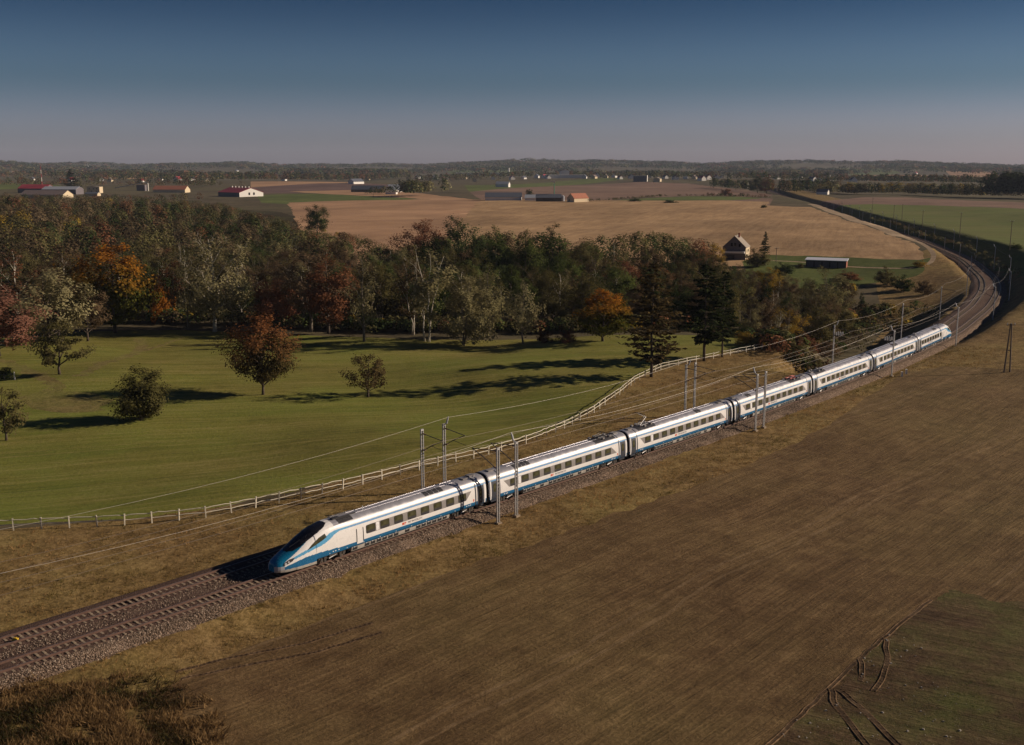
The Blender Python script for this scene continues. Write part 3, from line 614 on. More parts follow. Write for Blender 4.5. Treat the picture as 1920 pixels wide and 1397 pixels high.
def leaf_arrays(cent, size, flat=0.4, stretch=1.0, along=None, rad=None):
    n = len(cent); nn = unit(n); nn[:, 2] = np.abs(nn[:, 2]) + flat
    if rad is not None: nn = nn*0.55 + rad*1.0
    nn /= np.linalg.norm(nn, axis=1)[:, None]
    t = unit(n) if along is None else along + 0.3*unit(n); t -= nn*(t*nn).sum(1)[:, None]; t /= np.linalg.norm(t, axis=1)[:, None]; b = np.cross(nn, t)
    sz = size*rng.uniform(0.55, 1.35, n)
    a_ = t*(sz*stretch)[:, None]*0.62; b_ = b*sz[:, None]*0.5
    V = np.stack([cent - a_, cent - b_ + a_*0.15, cent + a_, cent + b_ + a_*0.15], 1)
    return V
def crown_obj_mesh(name, cent, size, H, tint, flat=0.4, stretch=1.0, along=None):
    c0 = np.array([0, 0, cent[:, 2].mean()*0.9]); rd = cent - c0; rd /= np.linalg.norm(rd, axis=1)[:, None] + 1e-6
    V = leaf_arrays(cent, size, flat, stretch, along, rd if along is None else None); n = len(cent)
    me = np_mesh(name, V.reshape(-1, 3), np.arange(n*4).reshape(-1, 4), LM['olive'])
    a = me.attributes.new('tint', 'FLOAT', 'POINT'); a.data.foreach_set('value', np.repeat(np.clip(tint, 0, 1), 4).astype(np.float32))
    a = me.attributes.new('hf', 'FLOAT', 'POINT'); a.data.foreach_set('value', np.repeat(cent[:, 2]/H, 4).astype(np.float32))
    return me
def env(shape, h):
    if shape == 'round': return math.sqrt(max(0.02, 1-(2*h-0.85)**2/1.35))
    if shape == 'egg': return max(0.12, math.sin(PI*min(1, max(0, h))**0.75)**0.8)
    if shape == 'column': return max(0.15, (1-abs(2*h-0.8)**3)*0.95) if h < 0.92 else 0.4
    if shape == 'fan': return 0.35 + 0.75*math.sin(PI*min(1, h*0.72+.06))
    if shape == 'dome': return math.sqrt(max(0.05, 1-h*h*0.9))
def make_broadleaf(H=14.0, Rr=5.0, base=0.22, shape='round', n_leaf=1900, leaf=0.5, n1=14, n2=5, sig=0.55, up=0.55, stems=1, lean=0.0, twig=0, tr=0.016, spray=0.0):
    """trunk with limbs, and a crown of leaf clumps carried on the branch ends"""
    tk = MB(); clumps = []
    for st in range(stems):
        ax = rng.uniform(0, 6.28); off = 0.0 if stems == 1 else 0.5
        b0 = Vector((math.cos(ax)*off, math.sin(ax)*off, -0.25)); ln = lean + (0.18 if stems > 1 else 0.0)
        top = H*rng.uniform(0.86, 0.95); pts = []; wob = rng.normal(size=(7, 2))*H*0.010
        for k in range(7):
            f = k/6; pts.append(Vector((b0.x + math.cos(ax)*ln*H*f**1.3 + wob[k, 0]*(k > 0), b0.y + math.sin(ax)*ln*H*f**1.3*0.6 + wob[k, 1]*(k > 0), b0.z + f*top)))
        r0 = H*tr/(1 if stems == 1 else 1.35); tk.tube(pts, [r0*(1.25 if k == 0 else 1.0)*(1-0.86*(k/6)) for k in range(7)], 7)
        def tp(z):
            f = min(max(z/top, 0), 0.999)*6; i = int(f); return pts[i].lerp(pts[i+1], f-i)
        m1 = max(4, n1//stems)
        for i in range(m1):
            h = (i+rng.uniform(0.1, 0.9))/m1; ze = H*(base + (1-base)*h*0.97); az = i*2.39996 + rng.uniform(-.5, .5) + ax
            L = Rr*env(shape, h)*rng.uniform(0.72, 1.12)/(1.0 if stems == 1 else 1.25)
            zs = max(H*base*0.75, ze - L*up*1.1 - 0.3); s0 = tp(zs); c0 = tp(ze)
            e = Vector((c0.x + math.cos(az)*L, c0.y + math.sin(az)*L, ze + rng.normal()*0.25))
            mid = s0.lerp(e, 0.5) + Vector((0, 0, (0.10 if up > 0 else 0.25)*L)) + Vector(rng.normal(size=3)*0.05*L)
            rb = max(0.02, r0*0.42*(1-0.6*h)); tk.tube([s0, mid, e], [rb, rb*0.65, rb*0.2], 5, caps=False)
            for j in range(n2):
                f = rng.uniform(0.35, 1.0); q = s0.lerp(mid, f*2) if f < 0.5 else mid.lerp(e, f*2-1)
                d = Vector(rng.normal(size=3)); d.z = abs(d.z)*0.7 + (0.25 if spray >= 0 else -0.3); d = (d.normalized() + (e-s0).normalized()*0.7).normalized()
                l2 = L*rng.uniform(0.22, 0.45); g = q + d*l2
                tk.tube([q, q.lerp(g, 0.5) + Vector(rng.normal(size=3)*0.05*l2), g], [rb*0.38, rb*0.26, rb*0.08], 4, caps=False)
                clumps.append((g, l2)); clumps.append((q.lerp(g, 0.55), l2*0.8))
                for w in range(twig):
                    d2 = (d + Vector(rng.normal(size=3))*0.6).normalized(); d2.z += 0.2; g2 = q.lerp(g, rng.uniform(.4, 1)) ; e2 = g2 + d2*l2*0.6
                    tk.tube([g2, e2], [rb*0.16, rb*0.05], 3, caps=False); clumps.append((e2, l2*0.5))
    cl = np.array([tuple(c) for c, l in clumps]); ls = np.array([l for c, l in clumps])
    w = ls/ls.sum(); k = rng.choice(len(cl), n_leaf, p=w); ctint = rng.random(len(cl))
    cent = cl[k] + rng.normal(size=(n_leaf, 3))*(sig*(0.45+0.55*ls[k]/ls.max()))[:, None]*np.array([1, 1, 0.8])
    if spray: cent[:, 2] -= np.abs(rng.normal(size=n_leaf))*abs(spray)
    cent[:, 2] = np.maximum(cent[:, 2], 0.25)
    tint = ctint[k]*0.6 + rng.random(n_leaf)*0.4
    return tk.mesh('trunk', M['bark'], True), crown_obj_mesh('crown', cent, leaf, H, tint, stretch=1.0 if not spray else 1.5)
def make_conifer(H=22.0, Rr=5.0, base=0.12, levels=30, per=6, droop=0.22, leaf=0.55, fill=9, ragged=0.35, power=0.75):
    tk = MB(); pts = [Vector((rng.normal()*0.05*k, rng.normal()*0.05*k, -0.3 + k*(H+0.3)/6)) for k in range(7)]
    tk.tube(pts, [H*0.0135*(1-0.93*k/6) for k in range(7)], 8); cent = []; al = []
    for i in range(levels):
        h = (i + rng.uniform(0, 1))/levels; z = H*(base + (1-base)*h)
        for j in range(per):
            if rng.random() < ragged*0.5: continue
            az = rng.uniform(0, 6.28); L = Rr*max(0.06, (1-h)**power)*rng.uniform(1-ragged, 1.1); 
            if h < 0.18: L *= 0.55 + 2.2*h
            s0 = Vector((0, 0, z)); m = Vector((math.cos(az)*L*0.5, math.sin(az)*L*0.5, z - droop*L*0.35)); e = Vector((math.cos(az)*L, math.sin(az)*L, z - droop*L*0.8 + 0.10*L))
            rb = 0.05*(1-h)+0.02; tk.tube([s0, m, e], [rb, rb*0.7, rb*0.3], 4, caps=False)
            nb = max(2, int(fill*L/Rr*1.6))
            for k in range(nb):
                f = rng.uniform(0.2, 1.05); q = s0.lerp(m, f*2) if f < 0.5 else m.lerp(e, f*2-1)
                for w in range(2):
                    cent.append((q.x + rng.normal()*0.13*L*f, q.y + rng.normal()*0.13*L*f, q.z - abs(rng.normal())*0.22)); al.append((math.cos(az), math.sin(az), -droop))
    cent = np.array(cent); return tk.mesh('trunk', M['bark'], True), crown_obj_mesh('crown', cent, leaf, H, rng.random(len(cent)), 0.5, 1.7, np.array(al))

FORM = {}
for i in range(3): FORM['round%d' % i] = (make_broadleaf(14, 5.2, 0.16, 'round', 7600, 0.31, 18, 5, 0.85), 14, 5.2)
for i in range(2): FORM['egg%d' % i] = (make_broadleaf(16, 4.3, 0.14, 'egg', 7200, 0.31, 20, 5, 0.78), 16, 4.3)
for i in range(2): FORM['column%d' % i] = (make_broadleaf(17, 3.1, 0.12, 'column', 6000, 0.30, 24, 4, 0.65, 0.9), 17, 3.1)
for i in range(2): FORM['fan%d' % i] = (make_broadleaf(15, 5.0, 0.22, 'fan', 4300, 0.28, 13, 5, 0.6, 0.9, twig=2), 15, 5.0)
for i in range(2): FORM['sparse%d' % i] = (make_broadleaf(15, 4.2, 0.2, 'egg', 1500, 0.30, 14, 5, 0.5, 0.9, twig=3), 15, 4.2)
for i in range(2): FORM['bush%d' % i] = (make_broadleaf(5, 3.4, 0.03, 'dome', 2600, 0.30, 16, 4, 0.5, 0.7, tr=0.02), 5, 3.4)
FORM['birch0'] = (make_broadleaf(20, 4.2, 0.28, 'egg', 2400, 0.30, 16, 5, 0.6, 1.0, stems=3, twig=3, tr=0.0085, spray=0.7), 20, 4.2)
FORM['birch1'] = (make_broadleaf(19, 5.0, 0.22, 'egg', 2600, 0.34, 20, 5, 0.7, 0.8, stems=1, twig=3, tr=0.014, spray=0.9), 19, 5.0)
FORM['spruce0'] = (make_conifer(20, 4.0, 0.06, 30, 6), 20, 4.0)
FORM['spruce1'] = (make_conifer(24, 5.4, 0.20, 27, 6, 0.16, 0.54, 13, 0.5, 0.42), 24, 5.4)
FORM['larch'] = (make_conifer(25, 6.4, 0.13, 32, 6, 0.10, 0.46, 14, 0.5, 0.38), 25, 6.4)
HERO = {'maple': (make_broadleaf(16, 6.6, 0.12, 'egg', 12000, 0.34, 26, 6, 0.8), 16, 6.6), 'lone': (make_broadleaf(13.5, 5.6, 0.17, 'egg', 13000, 0.26, 30, 6, 0.85), 13.5, 5.6),
        'shrub': (make_broadleaf(7.6, 3.7, 0.06, 'round', 10000, 0.22, 24, 6, 0.62, 0.8, stems=2), 7.6, 3.7), 'apple': (make_broadleaf(6.6, 3.2, 0.22, 'round', 2500, 0.22, 14, 5, 0.36, 0.4, lean=0.06, twig=1, tr=0.024), 6.6, 3.2),
        'apple2': (make_broadleaf(8.0, 3.5, 0.26, 'dome', 3800, 0.24, 16, 5, 0.42, 0.5, lean=0.10, tr=0.024), 8.0, 3.5), 'willow': (make_broadleaf(19, 6.6, 0.24, 'round', 8500, 0.28, 22, 6, 0.75, 0.95, twig=3, tr=0.020, spray=0.9), 19, 6.6),
        'palebush': (make_broadleaf(13.5, 5.4, 0.06, 'dome', 9500, 0.28, 24, 6, 0.6, 1.0, stems=3, twig=2, tr=0.014), 13.5, 5.4), 'twin': (make_broadleaf(19, 6.4, 0.30, 'round', 8500, 0.30, 20, 6, 0.66, 0.9, twig=2, tr=0.018), 19, 6.4)}
FORM.update(HERO)
def crown_label(c): return {'olive': 'olive brown', 'dkgreen': 'dark green', 'green': 'mid green', 'pale': 'pale grey green', 'brown': 'dull brown', 'rust': 'rust red', 'orange': 'bright orange', 'gold': 'golden yellow', 'pink': 'dusky pink', 'spruce': 'blackish green', 'larch': 'brownish', 'maple': 'orange topped', 'rusttop': 'rust topped'}[c]
def tree(name, label, form, col, loc, H, Wd=None, bark='bark', group=None, cat='tree', rz=None):
    (tm, cm), h0, r0 = FORM[form]
    root = empty(name, loc, rng.uniform(0, 6.28) if rz is None else rz); kz = H/h0; kx = (Wd/2/r0) if Wd else kz; root.scale = (kx, kx, kz)
    tagp(root, label, cat, group)
    for nm, me, m in (('trunk', tm, M[bark]), ('crown', cm, LM[col])):
        o = link(nm, me, root); o.material_slots[0].link = 'OBJECT'; o.material_slots[0].material = m
    return root
def px_h(p, px): return px/F_PX*math.hypot(p.x, p.y)*1.0
def hero(name, label, form, col, bx, by, top, wpx, bark='bark', z0=-2, **k):
    p = on(bx, by, z0); d = math.hypot(p.x, p.y)
    return tree(name, label, form, col, p, (by-top)/F_PX*d*1.01, 1.05*wpx/F_PX*d, bark, **k)
hero('meadow_tree', 'round tree with rusty orange top standing alone in the meadow', 'lone', 'rusttop', 493, 740, 586, 122)
hero('shrub_tree', 'dense dark round shrub tree standing in the left part of the meadow', 'shrub', 'olive', 257, 790, 695, 96)
hero('apple_tree', 'small sparse apple tree right of the rusty topped meadow tree', 'apple', 'larch', 690, 745, 661, 80)
hero('apple_tree', 'leaning fruit tree with bare trunk beside the left shadowed slope', 'apple2', 'olive', 112, 702, 608, 82)
hero('apple_tree', 'small open fruit tree cut by the left picture edge above the fence', 'apple', 'olive', 12, 826, 732, 78)
hero('plum_tree', 'dusky pink leaved tree at the left edge of the meadow', 'round0', 'pink', -2, 668, 552, 130)
hero('ash_tree', 'broad grey green tree left of the orange topped maple', 'round1', 'pale', 92, 645, 518, 120)
hero('ash_tree', 'lower grey brown tree at the foot of the orange topped maple', 'fan0', 'brown', 165, 640, 545, 80)
hero('copper_birch', 'thin copper coloured birch at the left edge of the wood', 'sparse0', 'rust', 35, 610, 476, 70, 'birchbark')
hero('maple_tree', 'tall orange topped maple at the left meadow edge', 'maple', 'maple', 216, 624, 464, 142)
hero('maple_tree', 'small bright orange maple right of the tall orange topped maple', 'bush0', 'orange', 305, 605, 541, 46)
hero('willow_tree', 'big pale willow with white branches at the meadow edge', 'willow', 'pale', 403, 622, 445, 120, 'birchbark')
hero('alder_tree', 'olive grey tree close to the left side of the pale willow', 'fan1', 'olive', 352, 615, 470, 70, 'greybark')
hero('cherry_tree', 'rust brown tree with forked trunk, left of a pair', 'twin', 'brown', 583, 622, 470, 120, 'greybark')
hero('cherry_tree', 'rust red tree with thin dark trunk, right of a pair', 'egg0', 'rust', 616, 626, 474, 88)
hero('cherry_tree', 'low dark red tree left of the forked rust brown tree', 'round2', 'rust', 520, 612, 524, 90)
hero('birch_tree', 'slender grey birch with leaning trunk near the middle of the meadow edge', 'sparse1', 'pale', 683, 640, 476, 76, 'greybark')
hero('birch_tree', 'group stemmed white birch leaning at the middle of the meadow edge', 'birch0', 'pale', 800, 641, 456, 96, 'birchbark')
hero('birch_tree', 'second white stemmed birch just behind the leaning birch stems', 'birch0', 'brown', 775, 628, 470, 70, 'birchbark')
hero('willow_shrub', 'broad pale willow shrub right of the white birch stems', 'palebush', 'pale', 866, 648, 515, 108, 'greybark')
hero('willow_shrub', 'tall pale grey willow behind the broad willow shrub', 'birch1', 'pale', 915, 632, 502, 70, 'greybark')
hero('willow_shrub', 'narrow pale willow with drooping sprays standing on the grass edge', 'birch1', 'pale', 981, 645, 520, 58, 'greybark')
hero('maple_tree', 'gold topped maple left of the tall larch', 'maple', 'maple', 1130, 640, 540, 112)
hero('larch_tree', 'tall brown larch with open drooping branches by the fence bend', 'larch', 'larch', 1221, 707, 490, 118)
hero('spruce_tree', 'tall dark spruce with bare lower trunk by the fence', 'spruce1', 'spruce', 1320, 677, 494, 98)
hero('spruce_tree', 'slimmer dark spruce beside the right end of the fence', 'spruce1', 'spruce', 1354, 670, 508, 62)
hero('spruce_tree', 'small dark pointed spruce beside the gabled house', 'spruce0', 'spruce', 1434, 478, 436, 22)
hero('poplar_tree', 'tall bright green poplar in the middle of the wood', 'egg1', 'green', 930, 560, 422, 66)
hero('poplar_tree', 'tall green poplar right of the bright one', 'egg0', 'green', 985, 560, 430, 60)
hero('poplar_tree', 'dark green poplar with pointed crown before the tan field', 'column0', 'dkgreen', 1033, 556, 417, 52)
hero('oak_tree', 'dark green oak standing out before the tan field', 'round0', 'dkgreen', 858, 530, 409, 84)
hero('oak_tree', 'rust brown oak left of the dark green oak', 'round1', 'rust', 790, 530, 416, 78)
hero('oak_tree', 'dark oak below the rust brown oak', 'round2', 'dkgreen', 815, 545, 446, 70)
hero('lime_tree', 'round dark green tree at the corner of the smooth tan field', 'round2', 'dkgreen', 596, 440, 386, 46)
hero('thicket_tree', 'pale grey leaved tree in the hollow below the shed', 'fan0', 'pale', 1545, 605, 515, 90, 'greybark')
hero('thicket_tree', 'golden leaved tree in the hollow below the gabled house', 'round1', 'gold', 1440, 565, 505, 52)
hero('thicket_tree', 'rust red tree left of the gabled house', 'round0', 'rust', 1305, 535, 470, 74)
hero('thicket_tree', 'yellow green tree touching the left of the gabled house', 'round1', 'gold', 1335, 500, 458, 34)
hero('field_oak', 'orange brown oak beside the lane end near the far rail cutting', 'round0', 'rust', 1437, 363, 334, 28)
hero('field_oak', 'dark round tree left of the lane end', 'round1', 'dkgreen', 1420, 362, 333, 26)
hero('field_oak', 'round dark tree at the far barn', 'round2', 'dkgreen', 992, 372, 355, 14)
hero('field_oak', 'rusty round bush on the edge of the small green field', 'bush0', 'rust', 1361, 367, 354, 20)
hero('pine_tree', 'tall dark pine at the red roofed farm at far left', 'spruce0', 'spruce', 134, 358, 322, 34)
# the wood behind the meadow: the 260 trees nearest the camera one by one
fpoly = np.array(pxpoly([(-120, 440), (200, 430), (380, 420), (520, 428), (640, 455), (740, 500), (850, 492), (1050, 496), (1200, 486), (1330, 490), (1420, 512), (1500, 520), (1600, 522), (1640, 545), (1560, 610), (1480, 640), (1380, 628), (1150, 626), (900, 630), (760, 626), (600, 614), (400, 610), (160, 612), (60, 628), (-120, 630)], -4))
def poisson(poly, n, dmin_fn, tries=30000):
    x0, y0 = poly.min(0); x1, y1 = poly.max(0); out = []; c = np.c_[rng.uniform(x0, x1, tries), rng.uniform(y0, y1, tries)]; c = c[inpoly(c[:, 0], c[:, 1], poly)]
    A = np.empty((0, 2))
    for p in c:
        d = dmin_fn(p)
        if len(A) and np.min(((A-p)**2).sum(1)) < d*d: continue
        A = np.r_[A, p[None]]
        if len(A) >= n: break
    return A
wood = poisson(fpoly, 2000, lambda p: 7.2 + max(0, math.hypot(*p)-260)*0.012)
wr = np.hypot(wood[:, 0], wood[:, 1]); order = np.argsort(wr); wood = wood[order]; wr = wr[order]
# keep the right-hand hollow open near the railway
ws_, wo_ = track_coord(wood[:, 0], wood[:, 1]); keepw = (wo_ < -24); wood = wood[keepw]; wr = wr[keepw]
ZONES = [(60, 'at the left end of the wood'), (216, 'around the orange topped maple'), (403, 'around the big pale willow'), (590, 'around the rust brown pair'), (800, 'around the white birch stems'), (960, 'around the tall poplars'), (1140, 'around the gold topped maple'), (1310, 'around the tall spruces'), (1480, 'in the hollow below the shed')]
KIND = [('alder_tree', ('round0', 'round1', 'round2'), 'bark', 0.46), ('aspen_tree', ('egg0', 'egg1', 'column0', 'column1'), 'greybark', 0.26), ('elder_tree', ('fan0', 'fan1'), 'greybark', 0.18), ('silver_birch', ('sparse0', 'sparse1', 'birch1'), 'birchbark', 0.10)]
SKYX = [-200, 0, 150, 400, 520, 570, 640, 680, 740, 770, 860, 900, 1040, 1078, 1100, 1200, 1330, 1352, 1420, 1500, 1600, 1660, 1720]
SKYY = [352, 354, 358, 372, 398, 425, 428, 436, 462, 440, 430, 424, 428, 462, 440, 424, 442, 486, 498, 508, 520, 540, 560]
def max_h(x, y, z):
    """tallest tree here that stays under the outline the wood has in the photograph"""
    yc = y*math.cos(PITCH) - (z-CAM_H)*math.sin(PITCH); px = CX + F_PX*x/yc; lim = np.interp(px, SKYX, SKYY) + abs(rng.normal())*7
    el = math.atan2((CY-lim), F_PX) - PITCH
    return CAM_H + math.tan(el)*math.hypot(x, y) - z
NIND = 275; wz = terrain(wood[:, 0], wood[:, 1])
def wood_colour(px, r, u):
    if px < 260 and r > 330: w = {'brown': .40, 'rust': .12, 'olive': .30, 'dkgreen': .15, 'gold': .03}
    elif px < 700: w = {'olive': .36, 'brown': .30, 'dkgreen': .20, 'rust': .07, 'green': .04, 'pale': .03}
    elif px < 1100: w = {'olive': .34, 'green': .18, 'dkgreen': .26, 'brown': .14, 'pale': .08}
    elif px < 1380: w = {'olive': .36, 'dkgreen': .24, 'green': .14, 'brown': .20, 'rust': .06}
    else: w = {'olive': .36, 'brown': .26, 'dkgreen': .16, 'pale': .10, 'rust': .06, 'gold': .06}
    c = 0
    for k, v in w.items():
        c += v
        if u <= c: return k
    return 'olive'
for i in range(min(NIND, len(wood))):
    x, y = wood[i]; px = CX + F_PX*x/(y*math.cos(PITCH)+CAM_H*math.sin(PITCH)); r = wr[i]
    u = rng.random(); c = 0
    for nm, forms, bark, pr in KIND:
        c += pr
        if u <= c: break
    col = wood_colour(px, r, rng.random()); H = rng.uniform(11.0, 15.5) + (1.5 if r > 330 else 0) - (2.0 if px > 1400 else 0)
    if px > 1585 and rng.random() < 0.55: continue
    H = min(H, max_h(x, y, wz[i]))
    if H < 4.0: continue
    size = 'tall' if H > 14.3 else ('low' if H < 12.2 else 'middling')
    depth = 'near the grass' if r < 285 else ('deeper in' if r < 350 else 'towards the back')
    zone = min(ZONES, key=lambda q: abs(q[0]-px))[1]; kind = nm.replace('_tree', '').replace('silver_', '')
    lab = '%s %s %s, %s, %s' % (size, crown_label(col), kind, depth, zone)
    tree(nm, lab, forms[int(rng.integers(len(forms)))], col, (x, y, wz[i]-0.2), H, None, bark, lab if False else '%s %s trees of the wood' % (crown_label(col), kind))
# everything farther in the wood reads as one mass: one object with leaf clumps in true colours
m, t, b = newmat('far_foliage'); t.nodes.remove(b); at = N(t, 'ShaderNodeAttribute', attribute_name='col'); d = N(t, 'ShaderNodeBsdfDiffuse'); tr_ = N(t, 'ShaderNodeBsdfTranslucent'); mx = N(t, 'ShaderNodeMixShader'); mx.inputs[0].default_value = 0.2
t.links.new(at.outputs['Color'], d.inputs[0]); t.links.new(at.outputs['Color'], tr_.inputs[0]); t.links.new(d.outputs[0], mx.inputs[1]); t.links.new(tr_.outputs[0], mx.inputs[2]); t.links.new(mx.outputs[0], t.nodes['Material Output'].inputs[0]); M['far_foliage'] = m
def mass(name, label, xy, z, H, Wd, cols, nl, leaf_k=0.16, stems=True):
    """a wood seen as one mass: crowns of leaf faces over every stem position"""
    n = len(xy); cc = np.array([np.mean(PAL[c], axis=0) for c in cols])*rng.uniform(0.62, 1.35, (n, 1))
    k = np.repeat(np.arange(n), nl); N_ = n*nl
    u = unit(N_); u[:, 2] = np.where(u[:, 2] < -0.5, -u[:, 2], u[:, 2]); rad = rng.uniform(0.72, 1.0, N_); lob = 1+0.25*np.sin(3*np.arctan2(u[:, 1], u[:, 0]) + k)
    cent = np.c_[xy[k, 0] + u[:, 0]*rad*lob*Wd[k]/2, xy[k, 1] + u[:, 1]*rad*lob*Wd[k]/2, z[k] + H[k]*(0.52 + 0.47*u[:, 2]*rad)]
    V = leaf_arrays(cent, 1.0, 0.3, rad=u); V = cent[:, None] + (V-cent[:, None])*(H[k]*leaf_k)[:, None, None]
    F = np.arange(N_*4).reshape(-1, 4)
    me = np_mesh(name, V.reshape(-1, 3), F, M['far_foliage']); a = me.attributes.new('col', 'FLOAT_COLOR', 'POINT')
    c = cc[k]*rng.uniform(0.88, 1.14, (N_, 1)); a.data.foreach_set('color', np.repeat(np.c_[c, np.ones(N_)], 4, 0).astype(np.float32).ravel())
    o = link(name, me); tagp(o, label, None, None, 'stuff'); return o
fp2 = np.array(pxpoly([(-330, 397), (120, 391), (380, 396), (520, 408), (600, 430), (640, 445), (740, 498), (850, 490), (1050, 494), (1200, 484), (1335, 488), (1420, 512), (1600, 522), (1640, 560), (1480, 640), (900, 630), (400, 610), (-330, 640)], -3))
wall_ = poisson(fp2, 2600, lambda p: 9.8 + max(0, math.hypot(*p)-400)*0.008, 40000)
rr_ = np.hypot(wall_[:, 0], wall_[:, 1]); s_, o_ = track_coord(wall_[:, 0], wall_[:, 1]); rcut = wr[min(NIND, len(wr)-1)]
wall_ = wall_[(rr_ > rcut-6) & (o_ < -24)]; hm = np.array([max_h(*q, w_) for q, w_ in zip(wall_, terrain(wall_[:, 0], wall_[:, 1]))]); wall_ = wall_[hm > 3.5]; hm = hm[hm > 3.5]
n = len(wall_); pxs = CX + F_PX*wall_[:, 0]/(wall_[:, 1]*math.cos(PITCH)+CAM_H*math.sin(PITCH))
cols = [wood_colour(pxs[i], 400, rng.random()) for i in range(n)]
mass('far_wood', 'far part of the autumn wood reading as one brown and green mass', wall_, terrain(wall_[:, 0], wall_[:, 1])-0.3, np.minimum(rng.uniform(8, 19, n), hm), rng.uniform(8, 12.5, n), cols, 420, 0.044)
# undergrowth at the foot of the wood
def strip(pts, n, w, z=-2):
    L = densify(np.array([P(px, py, z) for px, py in pts]), 0.5); k = rng.integers(0, len(L), n); return L[k] + rng.normal(size=(n, 2))*w
ug = np.r_[strip([(160, 612), (400, 612), (600, 618), (760, 626), (900, 628), (1150, 628), (1380, 632), (1440, 640)], 380, 2.2, -3), strip([(1440, 640), (1500, 655), (1560, 640), (1640, 590), (1680, 555)], 120, 4.0, -7), strip([(1455, 652), (1490, 668), (1530, 676), (1560, 668)], 90, 2.6, -1.5), strip([(1590, 600), (1650, 570), (1720, 545), (1770, 535)], 150, 9.0, -8), strip([(1560, 560), (1620, 548), (1690, 538)], 160, 10.0, -6), strip([(1540, 620), (1600, 600), (1660, 575)], 120, 7.0, -8), poisson(fpoly, 700, lambda p: 5.0)]
us_, uo_ = track_coord(ug[:, 0], ug[:, 1]); ug = ug[(uo_ < -15) & ~inpoly(ug[:, 0], ug[:, 1], own['lawn']) & ~inpoly(ug[:, 0], ug[:, 1], own['sandy_lane']) & ~inpoly(ug[:, 0], ug[:, 1], own['tan_field']) & ~((us_ > SV[3]-25) & (uo_ > -45))]
n = len(ug); cols = [('olive', 'brown', 'dkgreen', 'green', 'rust', 'gold')[k] for k in rng.choice(6, n, p=[.34, .22, .2, .13, .07, .04])]
mass('undergrowth', 'low tangled shrubs along the foot of the wood', ug, terrain(ug[:, 0], ug[:, 1])-0.2, rng.uniform(1.8, 4.5, n), rng.uniform(3, 6, n), cols, 110, 0.13)
# shrubs that can be told apart
for bx, by, top, wpx, col, lb in [(1510, 660, 628, 46, 'rust', 'bright red low bush left of the train embankment'), (1545, 668, 640, 50, 'brown', 'brown bush at the foot of the rail embankment'), (1400, 646, 622, 40, 'gold', 'yellow green bush at the right end of the fence'), (1420, 652, 634, 30, 'olive', 'olive bush behind the last fence posts'), (1062, 642, 618, 34, 'rust', 'low red bush left of the gold topped maple'), (1020, 642, 620, 30, 'rust', 'small red bush right of the narrow pale willow'),
                                  (1692, 545, 520, 40, 'dkgreen', 'dark green bush in the hollow left of the railway curve'), (1660, 535, 505, 44, 'olive', 'olive bush on the slope below the lane'), (1735, 552, 528, 36, 'brown', 'brown bush in the hollow beside the railway curve'), (1905, 468, 458, 22, 'dkgreen', 'dark bush beside the tall pole on the cutting edge'), (1725, 500, 490, 26, 'gold', 'yellowish bush on the lawn right of the shed'), (1470, 515, 494, 40, 'dkgreen', 'dark bush left of the shed'), (1420, 500, 470, 50, 'olive', 'olive bush right of the gabled house'),
                                  (1590, 525, 510, 44, 'rust', 'rusty bush below the shed'), (1190, 378, 372, 22, 'dkgreen', 'small dark bush on the far edge of the tan field'), (1256, 381, 375, 24, 'dkgreen', 'dark low bush before the small green field'), (1432, 390, 384, 12, 'dkgreen', 'tiny dark bush at the right end of the tan field'), (1500, 503, 494, 14, 'olive', 'small thin bush left end of the lawn')]:
    hero('bush', lb, 'bush%d' % int(rng.integers(2)), col, bx, by, top, wpx, cat='bush')
# far woods, tree belts and hedges
def belt(name, label, pts, n, H, W_, cols, spread, nl=26, lk=0.16, z=5):
    L = densify(np.array([P(px, py, z) for px, py in pts]), 3.0); k = rng.integers(0, len(L), n); xy = L[k] + rng.normal(size=(n, 2))*np.array(spread)
    mass(name, label, xy, natural(xy[:, 0], xy[:, 1])-0.5, rng.uniform(H[0], H[1], n), rng.uniform(W_[0], W_[1], n), [cols[i] for i in rng.integers(0, len(cols), n)], nl, lk)
AUT = ['brown', 'olive', 'dkgreen', 'rust', 'olive']; DK = ['dkgreen', 'dkgreen', 'olive', 'spruce', 'brown']
belt('tree_belt', 'mixed yellow and green tree belt behind the green field at right', [(1545, 358), (1620, 362), (1700, 361), (1800, 366), (1990, 371)], 330, (9, 18), (8, 13), ['gold', 'olive', 'dkgreen', 'brown', 'olive', 'pale'], (10, 12), 70, 0.10)
belt('tree_belt', 'dark tree block at the right edge behind the green field', [(1872, 368), (1990, 371)], 120, (23, 31), (10, 14), ['dkgreen', 'spruce'], (6, 14), 110, 0.08)
belt('tree_belt', 'dark trees round the railway where it leaves the view', [(1475, 362), (1500, 356), (1540, 353), (1560, 356)], 90, (12, 22), (8, 13), DK, (14, 18), 70, 0.10)
belt('tree_belt', 'dark trees left of the lane end in the distance', [(1340, 349), (1380, 352), (1420, 356)], 60, (10, 20), (9, 13), DK, (10, 12), 70, 0.10)
belt('tree_belt', 'row of green trees behind the gabled farmhouse', [(752, 366), (780, 364), (830, 363)], 44, (16, 22), (8, 13), ['dkgreen', 'olive', 'pale'], (6, 8), 80, 0.09)
belt('tree_belt', 'dark hedge and trees round the white farm', [(690, 362), (735, 360)], 26, (6, 12), (7, 11), DK, (6, 8), 60, 0.11)
belt('tree_belt', 'far autumn wood across the left distance', [(470, 340), (560, 338), (660, 336), (750, 334)], 420, (15, 24), (12, 18), AUT, (30, 60), 40, 0.12)
